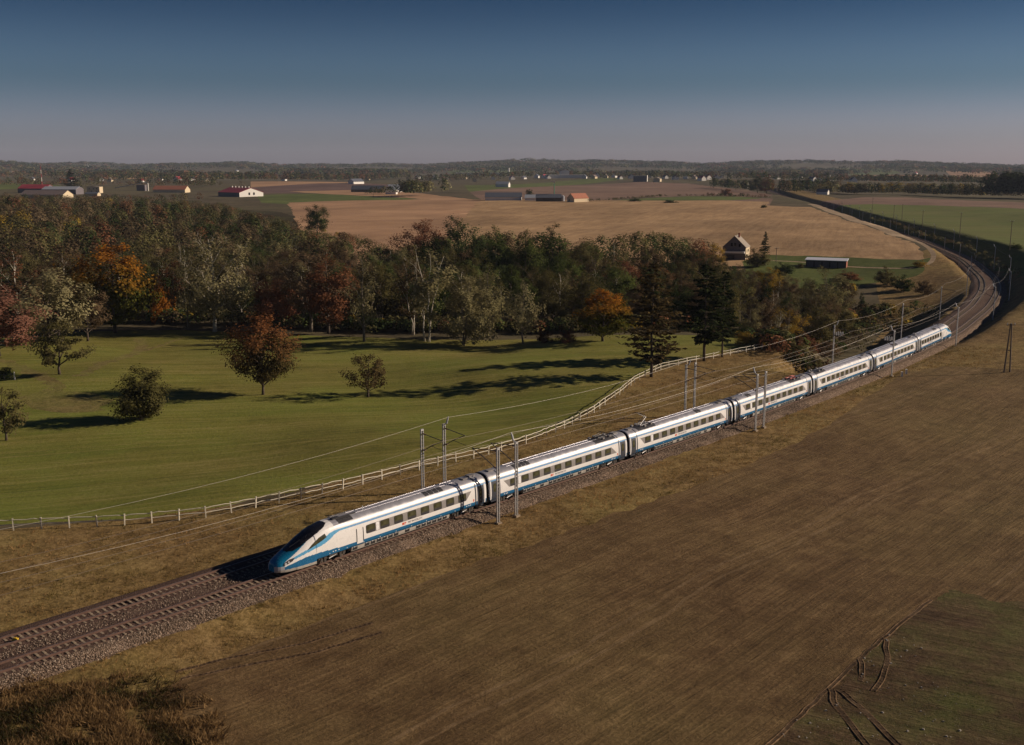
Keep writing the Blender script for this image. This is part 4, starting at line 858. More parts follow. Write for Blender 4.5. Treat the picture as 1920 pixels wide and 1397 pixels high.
belt('tree_belt', 'trees round the red roofed farm at left', [(-60, 352), (60, 349), (160, 350), (250, 350), (330, 350), (400, 352)], 160, (8, 17), (9, 14), AUT, (22, 28), 60, 0.10)
belt('tree_belt', 'autumn trees in front of the farm halls at far left', [(-40, 377), (60, 376), (150, 376), (240, 374), (360, 372)], 90, (6, 11), (7, 12), AUT, (10, 10), 90, 0.08)
belt('tree_belt', 'woods beyond the red roofed farm', [(-150, 334), (0, 333), (120, 334), (250, 337), (400, 340), (470, 341)], 760, (13, 22), (12, 18), AUT + ['dkgreen'], (40, 130), 26)
belt('tree_belt', 'trees among the far village in the middle', [(800, 338), (900, 336), (1000, 334), (1080, 334), (1180, 336), (1300, 339), (1350, 340)], 620, (11, 20), (10, 16), DK + AUT, (40, 150), 24)
belt('tree_belt', 'trees round the far right village', [(1400, 341), (1480, 340), (1560, 340), (1640, 341), (1750, 345), (1990, 347)], 620, (11, 20), (10, 16), DK + AUT, (30, 150), 24)
belt('hedge', 'dark hedge line behind the tan field', [(1100, 379), (1160, 373), (1240, 367), (1330, 366)], 80, (1.5, 3.5), (3, 5), ['dkgreen', 'olive'], (1, 1.5), 30, 0.2)
belt('hedge', 'hedge bushes on the edge of the small green field', [(1290, 366), (1360, 367), (1440, 371)], 50, (2, 5), (3, 6), ['dkgreen', 'rust', 'olive'], (2, 3), 30, 0.2)
belt('hedge', 'scrub along the top of the railway cutting', [(1640, 404), (1700, 420), (1780, 444), (1850, 462), (1920, 486), (1990, 515)], 150, (0.6, 2.0), (1.2, 3), ['olive', 'brown', 'pale'], (1.5, 2.5), 26, 0.25, z=7)
n = 9000; ang = rng.uniform(-0.62, 0.62, n); r = 3600 + 5200*rng.random(n)**1.1
f_ = np.sin(ang*31+r/700) + np.sin(ang*17 - r/430 + 2) + 0.9*np.clip((r-5200)/1500, -0.6, 1.4) + rng.normal(size=n)*0.25
k = f_ > -0.25; xy = np.c_[np.sin(ang[k])*r[k], np.cos(ang[k])*r[k]]; n = len(xy)
mass('hill_forest', 'dark forest covering the far hills along the horizon', xy, natural(xy[:, 0], xy[:, 1])-1, rng.uniform(14, 26, n), rng.uniform(40, 70, n), [DK[i] if rng.random() < 0.75 else AUT[i] for i in rng.integers(0, 5, n)], 34, 0.30)
# ---------------------------------------------------------------- buildings
M['cream'] = paint('cream_render', (0.62, 0.50, 0.33), 0.85, var=0.1, scale=1.5)
M['wwall'] = paint('white_render', (0.78, 0.74, 0.68), 0.8, var=0.06, scale=1.2)
M['redroof'] = paint('red_metal_roof', (0.40, 0.045, 0.06), 0.5, var=0.15, scale=0.7)
M['tileroof'] = paint('orange_tile_roof', (0.36, 0.13, 0.07), 0.8, var=0.25, scale=1.5)
M['greyroof'] = paint('grey_sheet_roof', (0.36, 0.38, 0.42), 0.5, var=0.12, scale=1.0)
M['brownroof'] = paint('brown_fibre_roof', (0.17, 0.125, 0.115), 0.85, var=0.2, scale=0.8)
M['oldroof'] = paint('weathered_roof', (0.30, 0.25, 0.20), 0.85, var=0.2, scale=1.5)
M['slate'] = paint('dark_blue_wall', (0.085, 0.095, 0.125), 0.8, var=0.15)
M['paleroof'] = paint('pale_sheet_roof', (0.66, 0.68, 0.74), 0.5, var=0.08)
M['greywall'] = paint('grey_brick_and_shade', (0.15, 0.13, 0.14), 0.9, var=0.25, scale=2)
M['brick'] = paint('red_brick_wall', (0.30, 0.10, 0.06), 0.9, var=0.2, scale=2)
M['darkwood_shade'] = paint('dark_timber_and_shade', (0.075, 0.058, 0.050), 0.9, var=0.3, scale=2)
M['wdark'] = glass('dark_pane', (0.02, 0.02, 0.025))
def house(name, label, loc, rz, w, L, he, hr, wall, roof, group=None, chim=False, wins=(), sidewall=None, door=False, wall_only=False, cat='house', over=0.35):
    """gabled house: gable of width w faces local -Y, length L runs along local +Y; wins: (x, z, w, h) on the gable, or ('s', y, z, w, h) on the +X side"""
    root = empty(name, loc, rz); tagp(root, label, cat, group)
    mb = MB(); z0 = -1.5; x = w/2
    v = [(-x, 0, z0), (x, 0, z0), (x, 0, he), (0, 0, hr), (-x, 0, he), (-x, L, z0), (x, L, z0), (x, L, he), (0, L, hr), (-x, L, he)]
    mb.add(v, [(0, 1, 2, 3, 4), (9, 8, 7, 6, 5)], 0); mb.add(v, [(1, 6, 7, 2), (5, 0, 4, 9)], 1)
    mb.build('wall', [M[wall], M[sidewall or wall]], root)
    sl_ = math.atan2(hr-he, x)
    for s in (-1, 1):
        r_ = MB(); ex, ez = x + over*math.cos(sl_), he - over*math.sin(sl_); th = 0.22
        q = [(s*ex, -over, ez+.02), (0, -over, hr+.02), (0, L+over, hr+.02), (s*ex, L+over, ez+.02)]
        qq = q + [(a_, b_, c_+th) for a_, b_, c_ in q]; f = [(0, 1, 2, 3), (7, 6, 5, 4), (0, 4, 5, 1), (1, 5, 6, 2), (2, 6, 7, 3), (3, 7, 4, 0)]
        r_.add(qq, f if s < 0 else [t_[::-1] for t_ in f]); rf = r_.build('roof', M[roof], root)
    if chim:
        c_ = MB(); c_.box((w*0.12, L*0.4, hr+0.3), (0.7, 0.7, 1.9)); c_.build('chimney', M['brick'], rf)
    for wn in wins:
        b_ = MB()
        if wn[0] == 's': _, yy, zz, ww, hh = wn; b_.box((x+0.02, yy, zz), (0.12, ww, hh))
        else: xx, zz, ww, hh = wn; b_.box((xx, -0.02, zz), (ww, 0.12, hh))
        b_.build('window', M['wdark'], root)
    return root
def shed(name, label, loc, rz, w, L, h, wall, roof, h2=None, cat='shed', group=None):
    root = empty(name, loc, rz); tagp(root, label, cat, group); h2 = h2 or h
    mb = MB(); v = [(-L/2, 0, -1), (L/2, 0, -1), (L/2, w, -1), (-L/2, w, -1), (-L/2, 0, h), (L/2, 0, h), (L/2, w, h2), (-L/2, w, h2)]
    mb.add(v, [(0, 1, 5, 4), (1, 2, 6, 5), (2, 3, 7, 6), (3, 0, 4, 7)]); mb.build('wall', M[wall], root)
    r_ = MB(); q = [(-L/2-.4, -.5, h+.02), (L/2+.4, -.5, h+.02), (L/2+.4, w+.4, h2+.02), (-L/2-.4, w+.4, h2+.02)]; qq = q + [(a_, b_, c_+.25) for a_, b_, c_ in q]
    r_.add(qq, [(3, 2, 1, 0), (4, 5, 6, 7), (0, 1, 5, 4), (1, 2, 6, 5), (2, 3, 7, 6), (3, 0, 4, 7)]); r_.build('roof', M[roof], root)
    return root
def fl(px, py, z0=5):
    return ray_hit(px, py, 500, 9000, 300, natural)
# the gabled house above the hollow
p = on(1376, 487, -1); hs = house('gabled_house', 'gabled house with shaded grey gable and white balcony band above the autumn hollow', p, R(-22), 9.6, 9.5, 5.2, 9.8, 'greywall', 'oldroof', chim=True, wins=[(-1.1, 6.3, 0.9, 1.4), (0.3, 6.3, 0.9, 1.4), (2.2, 6.0, 0.8, 1.2), ('s', 3.0, 3.6, 1.1, 1.2), ('s', 6.5, 3.6, 1.1, 1.2), ('s', 3.0, 1.2, 1.1, 1.3)], sidewall='cream')  # gable shade is painted in: dark grey gable, cream on the sunlit side
b_ = MB(); b_.box((0, -0.7, 3.15), (9.0, 1.3, 0.75)); b_.build('balcony', M['wwall'], hs)
b_ = MB(); b_.box((-1.5, -0.05, 1.1), (3.4, 0.14, 2.0)); b_.build('garage_door', M['darkwood_shade'], hs)
# the long shed on the lawn
p = on(1548, 502, 0); sh = shed('long_shed', 'long low shed with dark shaded front and pale flat roof on the lawn', p, R(-24), 4.6, 15.4, 2.7, 'darkwood_shade', 'paleroof', 3.3)  # shade of the front is put into the dark wall colour
b_ = MB(); b_.box((7.72, 2.1, 0.9), (0.10, 4.1, 3.6)); b_.build('end_wall', M['brick'], sh)
for k in range(5):
    b_ = MB(); b_.box((-6 + 3*k, -0.05, 1.1), (2.5, 0.12, 2.3)); b_.build('door', M['greywall'], sh)
# white barn with red roof
p = fl(453, 369); bn_ = house('white_barn', 'large white gabled barn with long red roof beyond the wood', p + Vector((12, 0, 0)), R(48), 34, 45, 5.2, 10.5, 'wwall', 'redroof', sidewall='slate', wins=[(-3.0, 3.6, 2.4, 3.0), (3.6, 3.6, 2.4, 3.0)], cat='barn', over=0.6)
for k in range(6):
    b_ = MB(); b_.tube([(0, 5+7*k, 10.2), (0, 5+7*k, 12.4)], 0.75, 8); b_.build('roof_vent', M['wwall'], bn_)
# red roofed farm at far left
house('farm_hall', 'long brown roofed farm hall with cream wall at far left', fl(128, 372) + Vector((0, 0, 0)), R(82), 22, 52, 4.2, 9.0, 'cream', 'brownroof', cat='barn')
house('farm_hall', 'red roofed farm hall behind the brown roofed hall', fl(95, 362), R(80), 22, 40, 6.0, 11.0, 'greywall', 'redroof', cat='barn')
house('farm_hall', 'grey roofed farm hall beside the red roofed hall', fl(150, 364), R(84), 20, 46, 6.0, 9.5, 'greywall', 'greyroof', cat='barn')
bl = house('farm_block', 'cream flat topped farm block with small dark windows', fl(175, 362), R(0), 17, 12, 8.0, 8.6, 'cream', 'oldroof', cat='building', wins=[(-5, 5.6, 1.4, 1.6), (0.5, 5.6, 1.4, 1.6), (5, 5.6, 1.4, 1.6), (-2, 2.2, 1.4, 1.8), (4, 2.2, 1.4, 1.8)], over=0.1)
house('farm_annex', 'low cream annex with dark roof below the cream block', fl(186, 368), R(85), 9, 16, 3.0, 5.0, 'cream', 'slate', cat='building')
house('red_hall', 'long pale red roofed hall partly hidden by the wood', fl(352, 361), R(84), 18, 46, 4.0, 9.0, 'cream', 'tileroof', cat='barn')
q = fl(278, 358); t_ = empty('grain_conveyor', q); tagp(t_, 'slanting pale grain conveyor with white end post', 'conveyor')
b_ = MB(); b_.tube([(-48, 0, 4), (-6, 0, 12.0), (0, 0, 11.0)], 0.5, 6); b_.build('conveyor_tube', M['greyroof'], t_); b_ = MB(); b_.tube([(0, 0, -2), (0, 0, 11)], 0.9, 8); b_.build('end_post', M['wwall'], t_)
b_ = MB(); b_.box((-11, 5, 4), (12, 8, 9)); b_.build('silo_house', M['greywall'], t_)
q = fl(80, 362); t_ = empty('lattice_mast', q); tagp(t_, 'tall thin red and white mast at the far left farm', 'mast')
for k in range(7): b_ = MB(); b_.tube([(0, 0, k*5.0), (0, 0, k*5.0+5)], 0.55-0.05*k, 6); b_.build('mast_section', M['wwall'] if k % 2 else M['redroof'], t_)
# farm in the middle
house('long_barn', 'long dark slate roofed barn behind the tan field', fl(978, 375), R(88), 16, 36, 3.0, 7.2, 'wwall', 'slate', cat='barn')
house('grey_barn', 'grey roofed low barn left of the green mast', fl(1015, 376), R(86), 12, 16, 2.6, 5.6, 'wwall', 'greyroof', cat='barn')
house('dark_barn', 'dark barn beside the green mast', fl(1052, 377), R(88), 13, 24, 3.2, 6.4, 'darkwood_shade', 'slate', cat='barn')
house('farmhouse', 'cream gabled farmhouse with orange tile roof behind the tan field', fl(1070, 379), R(-46), 9, 20, 3.4, 7.8, 'cream', 'tileroof', wins=[(-1.8, 1.9, 1.2, 1.5)], cat='house')
q = fl(1055, 377); b_ = MB(); b_.tube([(0, 0, -1), (0, 0, 4.6)], 1.8, 14); b_.tube([(0, 0, 4.6), (0, 0, 5.6)], [1.8, 0.3], 14); o = b_.build('feed_silo', M['greyroof']); o.location = q; tagp(o, 'small round grey silo beside the cream farmhouse', 'silo')
q = fl(1039, 377); t_ = empty('green_mast', q); tagp(t_, 'tall green mast with white head at the farm', 'mast'); M['gmast'] = paint('green_mast_paint', (0.08, 0.28, 0.17), 0.5)
b_ = MB(); b_.tube([(0, 0, -1), (0, 0, 16.5)], [0.5, 0.35], 8); b_.build('shaft', M['gmast'], t_); b_ = MB(); b_.box((-1.6, 0, 18.3), (4.0, 1.0, 0.9)); b_.box((0, 0, 17.3), (1.2, 1.2, 1.4)); b_.build('head', M['wwall'], t_)
house('gabled_farmhouse', 'white gabled farmhouse with dark roof left of the green trees', fl(727, 361), R(-28), 13, 26, 3.6, 10.5, 'wwall', 'slate', wins=[(0, 6.5, 1.6, 1.6)])
house('dark_barn', 'dark barn left of the white gabled farmhouse', fl(722, 360), R(84), 14, 46, 3.4, 8.5, 'darkwood_shade', 'slate', cat='barn')
house('white_outbuilding', 'low white outbuilding right of the gabled farmhouse', fl(744, 364), R(80), 8, 14, 2.8, 4.8, 'wwall', 'oldroof', cat='house')
house('grey_shed', 'small grey roofed shed left of the dark barn', fl(686, 357), R(70), 8, 14, 2.6, 5.0, 'darkwood_shade', 'greyroof', cat='shed')
house('chapel', 'tiny white gabled house before the far left wood', fl(531, 339), R(-15), 11, 12, 4.0, 11, 'wwall', 'slate')
house('white_farm', 'small white farm with dark roof at the far wood edge', fl(658, 345), R(-30), 12, 30, 4, 9, 'wwall', 'slate')
house('white_farm', 'white farmhouse on the brown field right of the dark tree', fl(955, 351), R(75), 12, 22, 5, 9, 'wwall', 'greyroof')
b_ = shed('flat_hall', 'blue grey flat hall with bright white end wall', fl(1200, 341), R(-10), 22, 28, 12, 'slate', 'greyroof', cat='hall'); q_ = MB(); q_.box((14.2, 11, 6.5), (0.5, 22, 14)); q_.build('end_wall', M['wwall'], b_)
house('small_cream_house', 'small cream house right of the blue grey hall', fl(1231, 341), R(-20), 14, 16, 6, 9, 'cream', 'oldroof')
house('white_house', 'white house beside the track where it leaves the view', fl(1553, 366), R(60), 9, 14, 4.2, 7.5, 'wwall', 'slate')
# factory and village far away
shed('factory_hall', 'long white factory hall near the horizon', fl(902, 329), R(3), 40, 205, 11, 'wwall', 'wwall', cat='factory')
shed('factory_hall', 'white factory block right of the long hall', fl(945, 330), R(3), 30, 70, 9, 'wwall', 'greyroof', cat='factory')
q = fl(954, 329); b_ = MB(); b_.tube([(0, 0, -1), (0, 0, 30)], [3.6, 3.0], 12); o = b_.build('factory_tower', M['wwall']); o.location = q; tagp(o, 'white round tower beside the distant factory', 'tower')
shed('white_works', 'wide white works building in the far village', fl(1060, 334), R(2), 26, 100, 8, 'wwall', 'wwall', cat='factory')
house('white_works_tower', 'stepped white building above the wide works', fl(1060, 333), R(10), 20, 24, 17, 21, 'wwall', 'tileroof', cat='building')
VILL = [(600, 336, 1), (628, 338, 2), (668, 337, 0), (688, 338, 2), (812, 336, 0), (838, 336, 0), (890, 341, 2), (1005, 334, 0), (1018, 334, 1), (1030, 335, 0), (1082, 331, 1), (1095, 335, 0), (1112, 335, 2), (1250, 335, 0), (1268, 337, 0), (1285, 336, 0), (1300, 336, 2), (1330, 337, 0), (1345, 336, 1), (1370, 329, 0), (1388, 331, 0), (1402, 352, 0), (1482, 329, 0), (1511, 332, 0), (1520, 338, 1), (1528, 340, 0), (1535, 339, 0), (1541, 338, 0), (1548, 337, 2), (1556, 334, 0), (1580, 336, 1), (1602, 342, 0), (1618, 336, 2), (1640, 336, 0), (1647, 338, 1), (1660, 339, 0), (1668, 341, 0), (1716, 327, 1), (190, 340, 0), (205, 341, 2), (262, 342, 1), (100, 321, 0), (165, 312, 0), (18, 324, 0), (222, 316, 0), (442, 322, 0), (545, 322, 1), (1120, 333, 0), (1135, 334, 2), (1150, 333, 0), (1165, 336, 1), (1185, 335, 0), (1220, 333, 0), (1310, 334, 0), (1320, 339, 1), (1355, 334, 2), (1420, 333, 0), (1440, 334, 1), (1460, 336, 0), (1472, 333, 2), (1490, 337, 0), (1500, 335, 1), (1560, 339, 0), (1568, 337, 0), (1590, 339, 2), (1610, 338, 0), (1628, 339, 0), (1680, 337, 1), (1700, 336, 0), (1740, 337, 0), (980, 336, 0), (962, 337, 1), (925, 337, 0), (870, 336, 2), (780, 335, 0), (720, 334, 1), (300, 338, 0), (330, 340, 1), (355, 339, 0), (390, 342, 2), (60, 338, 0), (130, 341, 1)]
MARK = [(150, 'left of the white barn'), (530, 'between the white barn and the far factory'), (640, 'by the far left wood'), (850, 'left of the far factory'), (1030, 'beside the white works'), (1280, 'right of the blue grey hall'), (1400, 'by the lane end trees'), (1530, 'in the far right village'), (1650, 'above the green field')]
for k, (px, py, kind) in enumerate(VILL):
    w_, r_, nm = [('wwall', 'slate', 'white house with dark roof'), ('wwall', 'redroof', 'white house with red roof'), ('cream', 'brownroof', 'cream house with brown roof')][kind]
    q = fl(px, py); kx = 0.85 + 0.35*((k*37) % 10)/10
    zn = min(MARK, key=lambda m_: abs(m_[0]-px))[1]
    house('village_house', 'distant ' + nm + ' ' + zn, q, R(-35 + (k*53) % 70), 10*kx, 14*kx, 4.6*kx, 9*kx, w_, r_, nm + 's ' + zn)
for px, py, hh, lb in ((1553, 318, 42, 'thin lattice radio mast on the far right hills'), (1706, 316, 26, 'short radio mast on the far right ridge'), (1063, 314, 20, 'tiny mast on the middle horizon')):
    dx_ = (px-CX)/F_PX; q = Vector((6200*dx_, 6200, float(natural([6200*dx_], [6200])[0]))); b_ = MB(); b_.tube([(0, 0, -3), (0, 0, hh)], [1.6, 0.7], 6); o = b_.build('radio_mast', M['greywall']); o.location = q; tagp(o, lb, 'mast')
# ---------------------------------------------------------------- the train
TP = [(1.27, 0.78), (1.36, 0.781), (1.395, 1.0), (1.41, 1.22), (1.41, 1.70), (1.395, 2.10), (1.360, 2.50), (1.300, 2.86), (1.256, 3.05), (1.20, 3.20), (1.08, 3.42), (0.86, 3.62), (0.52, 3.76), (0.0, 3.81)]
TPZ = [p[1] for p in TP]; TPY = [p[0] for p in TP]
def side_y(z): return float(np.interp(z, TPZ, TPY))
TMAT = [M['twhite'], M['tsilver'], M['tblue'], M['tstripe'], M['tdark'], M['tlight'], M['tnose'], M['tchin'], M['tskirt']]
def row_mat(zc):
    if zc < 1.22: return 2
    if 2.86 < zc < 3.05: return 3
    return 0 if zc < 3.42 else 1
def loft(mb, secs, matfn, capfirst=True, caplast=True):
    """secs: list of (x, [(y,z) half profile bottom to roof]) mirrored to both sides"""
    base = len(mb.v); k = len(secs[0][1]); full = 2*k - 1
    for x, hp in secs:
        for y, z in hp: mb.v.append((x, y, z))
        for y, z in hp[:-1][::-1]: mb.v.append((x, -y, z))
    for i in range(len(secs)-1):
        for j in range(full-1):
            a = base + i*full + j; f = (a, a+1, a+full+1, a+full)
            c = [sum(mb.v[q][w] for q in f)/4 for w in range(3)]
            jj = j if j < k-1 else full-2-j
            mb.f.append(f); mb.m.append(matfn(c, jj))
        a = base + i*full; mb.f.append((a+full-1, a, a+full, a+2*full-1)); mb.m.append(4)
    if capfirst: mb.f.append(tuple(base + j for j in range(full-1, -1, -1))); mb.m.append(4)
    if caplast: mb.f.append(tuple(base + (len(secs)-1)*full + j for j in range(full))); mb.m.append(4)

def panel_on_side(mb, sgn, outline, proud, mi=0, depth=0.03):
    """convex polygon (x,z) laid on the curved car side at `proud` metres, with an edge all round"""
    zs = sorted(set([round(z, 4) for x, z in outline])); fine_z = []
    for a, b in zip(zs[:-1], zs[1:]):
        k = max(1, int((b-a)/0.18)); fine_z += [a + (b-a)*i/k for i in range(k)]
    fine_z.append(zs[-1]); n = len(outline); rows = []
    for z in fine_z:
        xs = []
        for i in range(n):
            (xa, za), (xb, zb) = outline[i], outline[(i+1) % n]
            if min(za, zb)-1e-6 <= z <= max(za, zb)+1e-6:
                if abs(zb-za) < 1e-6: xs += [xa, xb]
                else: xs.append(xa + (xb-xa)*(z-za)/(zb-za))
        rows.append((z, min(xs), max(xs)))
    m = len(rows)
    top = [(x, sgn*(side_y(z)+proud), z) for z, x0, x1 in rows for x in (x0, x1)]
    bot = [(x, sgn*(side_y(z)-depth), z) for z, x0, x1 in rows for x in (x0, x1)]
    fs = []; q = 2*m
    for i in range(m-1):
        fs += [(2*i, 2*i+1, 2*i+3, 2*i+2), (2*i, 2*i+2, q+2*i+2, q+2*i), (2*i+3, 2*i+1, q+2*i+1, q+2*i+3)]
    fs += [(0, q, q+1, 1), (2*m-2, 2*m-1, q+2*m-1, q+2*m-2)]
    if sgn > 0: fs = [f[::-1] for f in fs]
    mb.add(top + bot, fs, mi)
def rrect(x0, x1, z0, z1, r=0.10):
    zm = (z0+z1)/2
    return [(x0+r, z0), (x1-r, z0), (x1, z0+r), (x1, zm), (x1, z1-r), (x1-r, z1), (x0+r, z1), (x0, z1-r), (x0, zm), (x0, z0+r)]
_mc = {}
def shared(key, maker):
    if key not in _mc: _mc[key] = maker()
    return _mc[key]
def win_mesh(sgn):
    mb = MB(); panel_on_side(mb, sgn, rrect(-0.62, 0.62, 1.70, 2.56, 0.11), 0.014, 1); panel_on_side(mb, sgn, rrect(-0.56, 0.56, 1.76, 2.51, 0.09), 0.019, 0); panel_on_side(mb, sgn, rrect(-0.56, 0.56, 1.76, 1.98, 0.06), 0.021, 1)
    return mb.mesh('window', [M['glass'], M['tdark']])
def door_mesh(sgn):
    mb = MB(); panel_on_side(mb, sgn, [(-0.52, .50), (0.52, .50), (0.52, 2.87), (-0.52, 2.87)], 0.012, 0)
    panel_on_side(mb, sgn, rrect(-0.25, 0.25, 1.65, 2.6, 0.12), 0.02, 1)
    return mb.mesh('door', [M['tdoor'], M['glass']])
def bogie_mesh():
    mb = MB()
    for s in (-1, 1):
        mb.box((0, s*1.05, 0.52), (3.3, 0.20, 0.22)); mb.box((0, s*1.15, 0.72), (0.9, 0.32, 0.30)); mb.box((0.95, s*1.2, 0.40), (0.25, 0.14, 0.5)); mb.box((-0.95, s*1.2, 0.40), (0.25, 0.14, 0.5))
        for x in (-1.35, 1.35):
            mb.disc((x, s*0.75, 0.445), (0, 1, 0), 0.445, 0.13, 18, 1); mb.disc((x, s*1.18, 0.445), (0, 1, 0), 0.16, 0.16, 10, 0)
        mb.tube([(-0.4, s*1.27, 0.62), (0.5, s*1.27, 0.42)], 0.05, 6, 2)
    for x in (-1.35, 1.35): mb.tube([(x, -0.75, 0.445), (x, 0.75, 0.445)], 0.09, 8, 1)
    mb.box((0, 0, 0.58), (0.7, 2.1, 0.3))
    return mb.mesh('bogie', [M['tunder'], M['twheel'], M['steel']])
def skirt_mesh(L):
    mb = MB(); hp = [(1.20, 0.34), (1.26, 0.34), (1.33, 0.56), (1.355, 0.775)]
    loft(mb, [(-L/2, hp), (L/2, hp)], lambda c, j: 0); mb.m = [0]*len(mb.m)
    return mb.mesh('underfloor_skirt', [M['tskirt']])
def vent_mesh(sgn):
    mb = MB(); f = lambda z: 1.275 + (z-.34)*0.20
    for (x0, x1, mi, pr) in ((-0.30, 0.30, 0, 0.012),):
        o = [(x0, 0.42), (x1, 0.42), (x1, 0.72), (x0, 0.72)]
        top = [(x, sgn*(f(z)+0.03), z) for x, z in o]; bot = [(x, sgn*(f(z)-0.02), z) for x, z in o]
        mb.add(top+bot, [(0, 1, 2, 3) if sgn < 0 else (3, 2, 1, 0)] + [(i, 4+i, 4+(i+1) % 4, (i+1) % 4) if sgn < 0 else ((i+1) % 4, 4+(i+1) % 4, 4+i, i) for i in range(4)], mi)
    mb.box((0.14, sgn*(f(0.82)+0.03), 0.755), (0.12, 0.03, 0.05), 0, 1)
    return mb.mesh('skirt_vent', [M['tdark'], M['tmark']])
def roof_z(y): return float(np.interp(abs(y), TPY[::-1], TPZ[::-1]))
def roofpanel(mb, x0, x1, y0, y1, proud=0.02, mi=0, n=4):
    ys = [y0 + (y1-y0)*i/n for i in range(n+1)]
    top = [(x, y, roof_z(y)+proud) for x in (x0, x1) for y in ys]; bot = [(x, y, roof_z(y)-0.05) for x in (x0, x1) for y in ys]
    k = n+1; v = top+bot; m = len(top); f = [(i, k+i, k+i+1, i+1) for i in range(n)]
    f += [(0, m, m+k, k), (n, k+n, m+k+n, m+n)] + [(i, i+1, m+i+1, m+i) for i in range(n)] + [(k+i, m+k+i, m+k+i+1, k+i+1) for i in range(n)]
    mb.add(v, [tuple(q[::-1]) for q in f], mi)
def grille_mesh():
    mb = MB(); roofpanel(mb, -0.30, 0.30, -1.02, -0.38, 0.022, 0, 3)
    for i in range(4): mb.box((-0.2+0.13*i, -0.70, roof_z(0.7)+0.03), (0.03, 0.5, 0.012), 0, 1)
    return mb.mesh('roof_grille', [M['tdark'], M['tgrey']])
def panto_mesh(up):
    mb = MB(); z0 = 3.92
    for s in (-1, 1):
        mb.tube([(-0.9, s*0.45, z0), (0.9, s*0.45, z0)], 0.04, 5)
        for x in (-0.8, 0.8): mb.tube([(x, s*0.45, 3.70), (x, s*0.45, z0)], 0.07, 6, 1)
    mb.tube([(0.9, -0.45, z0), (0.9, 0.45, z0)], 0.035, 5); mb.tube([(-0.9, -0.45, z0), (-0.9, 0.45, z0)], 0.035, 5)
    if up: k, h = (-0.9, 0, 4.75), (0.55, 0, 5.42)
    else: k, h = (-1.25, 0, 4.10), (0.75, 0, 4.22)
    for s in (-1, 1):
        mb.tube([(0.65, s*0.3, z0), (k[0], s*0.12, k[2])], 0.04, 5); mb.tube([(k[0], s*0.12, k[2]), (h[0], s*0.35, h[2])], 0.03, 5)
    for dx in (-0.18, 0.18):
        mb.tube([(h[0]+dx, -0.95, h[2]-0.12), (h[0]+dx, -0.6, h[2]+0.06), (h[0]+dx, 0.6, h[2]+0.06), (h[0]+dx, 0.95, h[2]-0.12)], 0.035, 5, 2)
    return mb
def text_mesh(txt, size):
    cu = bpy.data.curves.new('t', 'FONT'); cu.body = txt; cu.size = size; cu.extrude = 0.003; cu.align_x = 'CENTER'
    o = bpy.data.objects.new('t', cu); COL.objects.link(o); dg = bpy.context.evaluated_depsgraph_get(); dg.update()
    me = bpy.data.meshes.new_from_object(o.evaluated_get(dg)); bpy.data.objects.remove(o); return me

train = empty('passenger_train', (0, 0, 0))
tagp(train, 'white and blue seven carriage express train with streamlined nose curving along the track', 'train')
NOSE_ST = [0, .12, .3, .55, .85, 1.2, 1.6, 2.0, 2.4, 2.8, 3.2, 3.6, 4.0, 4.19, 4.2, 4.6, 5.0, 5.4, 5.8, 6.2, 6.6, 7.0, 7.5, 8.2]
def zt(q): return float(np.interp(q, [0, .1, .25, .6, 1, 1.5, 2, 2.5, 3, 3.5, 4, 4.5, 5, 5.5, 6, 6.6, 7.2], [1.12, 1.27, 1.40, 1.60, 1.78, 2.00, 2.24, 2.51, 2.79, 3.05, 3.27, 3.45, 3.59, 3.69, 3.76, 3.80, 3.81]))
def wq(q): return float(np.interp(q, [0, .06, .15, .4, .8, 1.3, 2, 3, 4, 5.2], [.42, .60, .74, .90, 1.04, 1.16, 1.27, 1.36, 1.40, 1.41]))
HPF = []            # finer half profile for the nose
for i in range(len(TP)-1):
    for k in range(6): f = k/6; HPF.append((TP[i][0]*(1-f)+TP[i+1][0]*f, TP[i][1]*(1-f)+TP[i+1][1]*f))
HPF.append(TP[-1])
def nose_mat(q, y, z, nm):
    """paint scheme of the cab end: q metres behind the tip"""
    ay = abs(y); u = ay/max(wq(q), .1)
    zb = float(np.interp(q, [0.6, 1.6, 3.0, 4.4, 6, 7.4], [0.86, 1.10, 1.34, 1.38, 1.30, 1.22]))       # top of dark blue band
    s0 = float(np.interp(q, [0.9, 1.6, 2.4, 3.4, 4.4, 5.2, 5.9, 6.5, 7.1], [1.22, 1.38, 1.55, 1.75, 1.92, 2.08, 2.36, 2.68, 2.86]))
    s1 = float(np.interp(q, [0.9, 1.6, 2.4, 3.4, 4.4, 5.2, 5.9, 6.5, 7.1], [1.30, 1.56, 1.80, 2.06, 2.32, 2.62, 2.92, 3.04, 3.05]))
    hood = float(np.interp(q, [0, .5, 1.2, 2.0, 3.0, 3.8, 4.4], [0.98, 0.94, 0.86, 0.80, 0.74, 0.66, 0.0]))
    if z < 0.62 and q < 4.3: return 8
    if q < 0.75 and z < 0.98: return 7
    if u < hood and z > 1.0 and q < 4.4 and z > zt(q) - 0.62 - 0.05*q: return 6
    if q < 0.75: return 6
    if z < zb: return 2
    if s0 < z < s1: return 5
    if z > s1 or z < s0:
        return 1 if (q > 6.6 and z > 3.42) else 0
    return 0
def is_screen(q, y, z):
    if not 1.55 < q < 6.15: return False
    w = float(np.interp(q, [1.55, 1.9, 2.6, 3.5, 4.6, 5.5, 6.15], [0.30, 0.72, 0.90, 0.98, 0.99, 0.86, 0.45]))
    return abs(y) < w and z > zt(q)*0.72

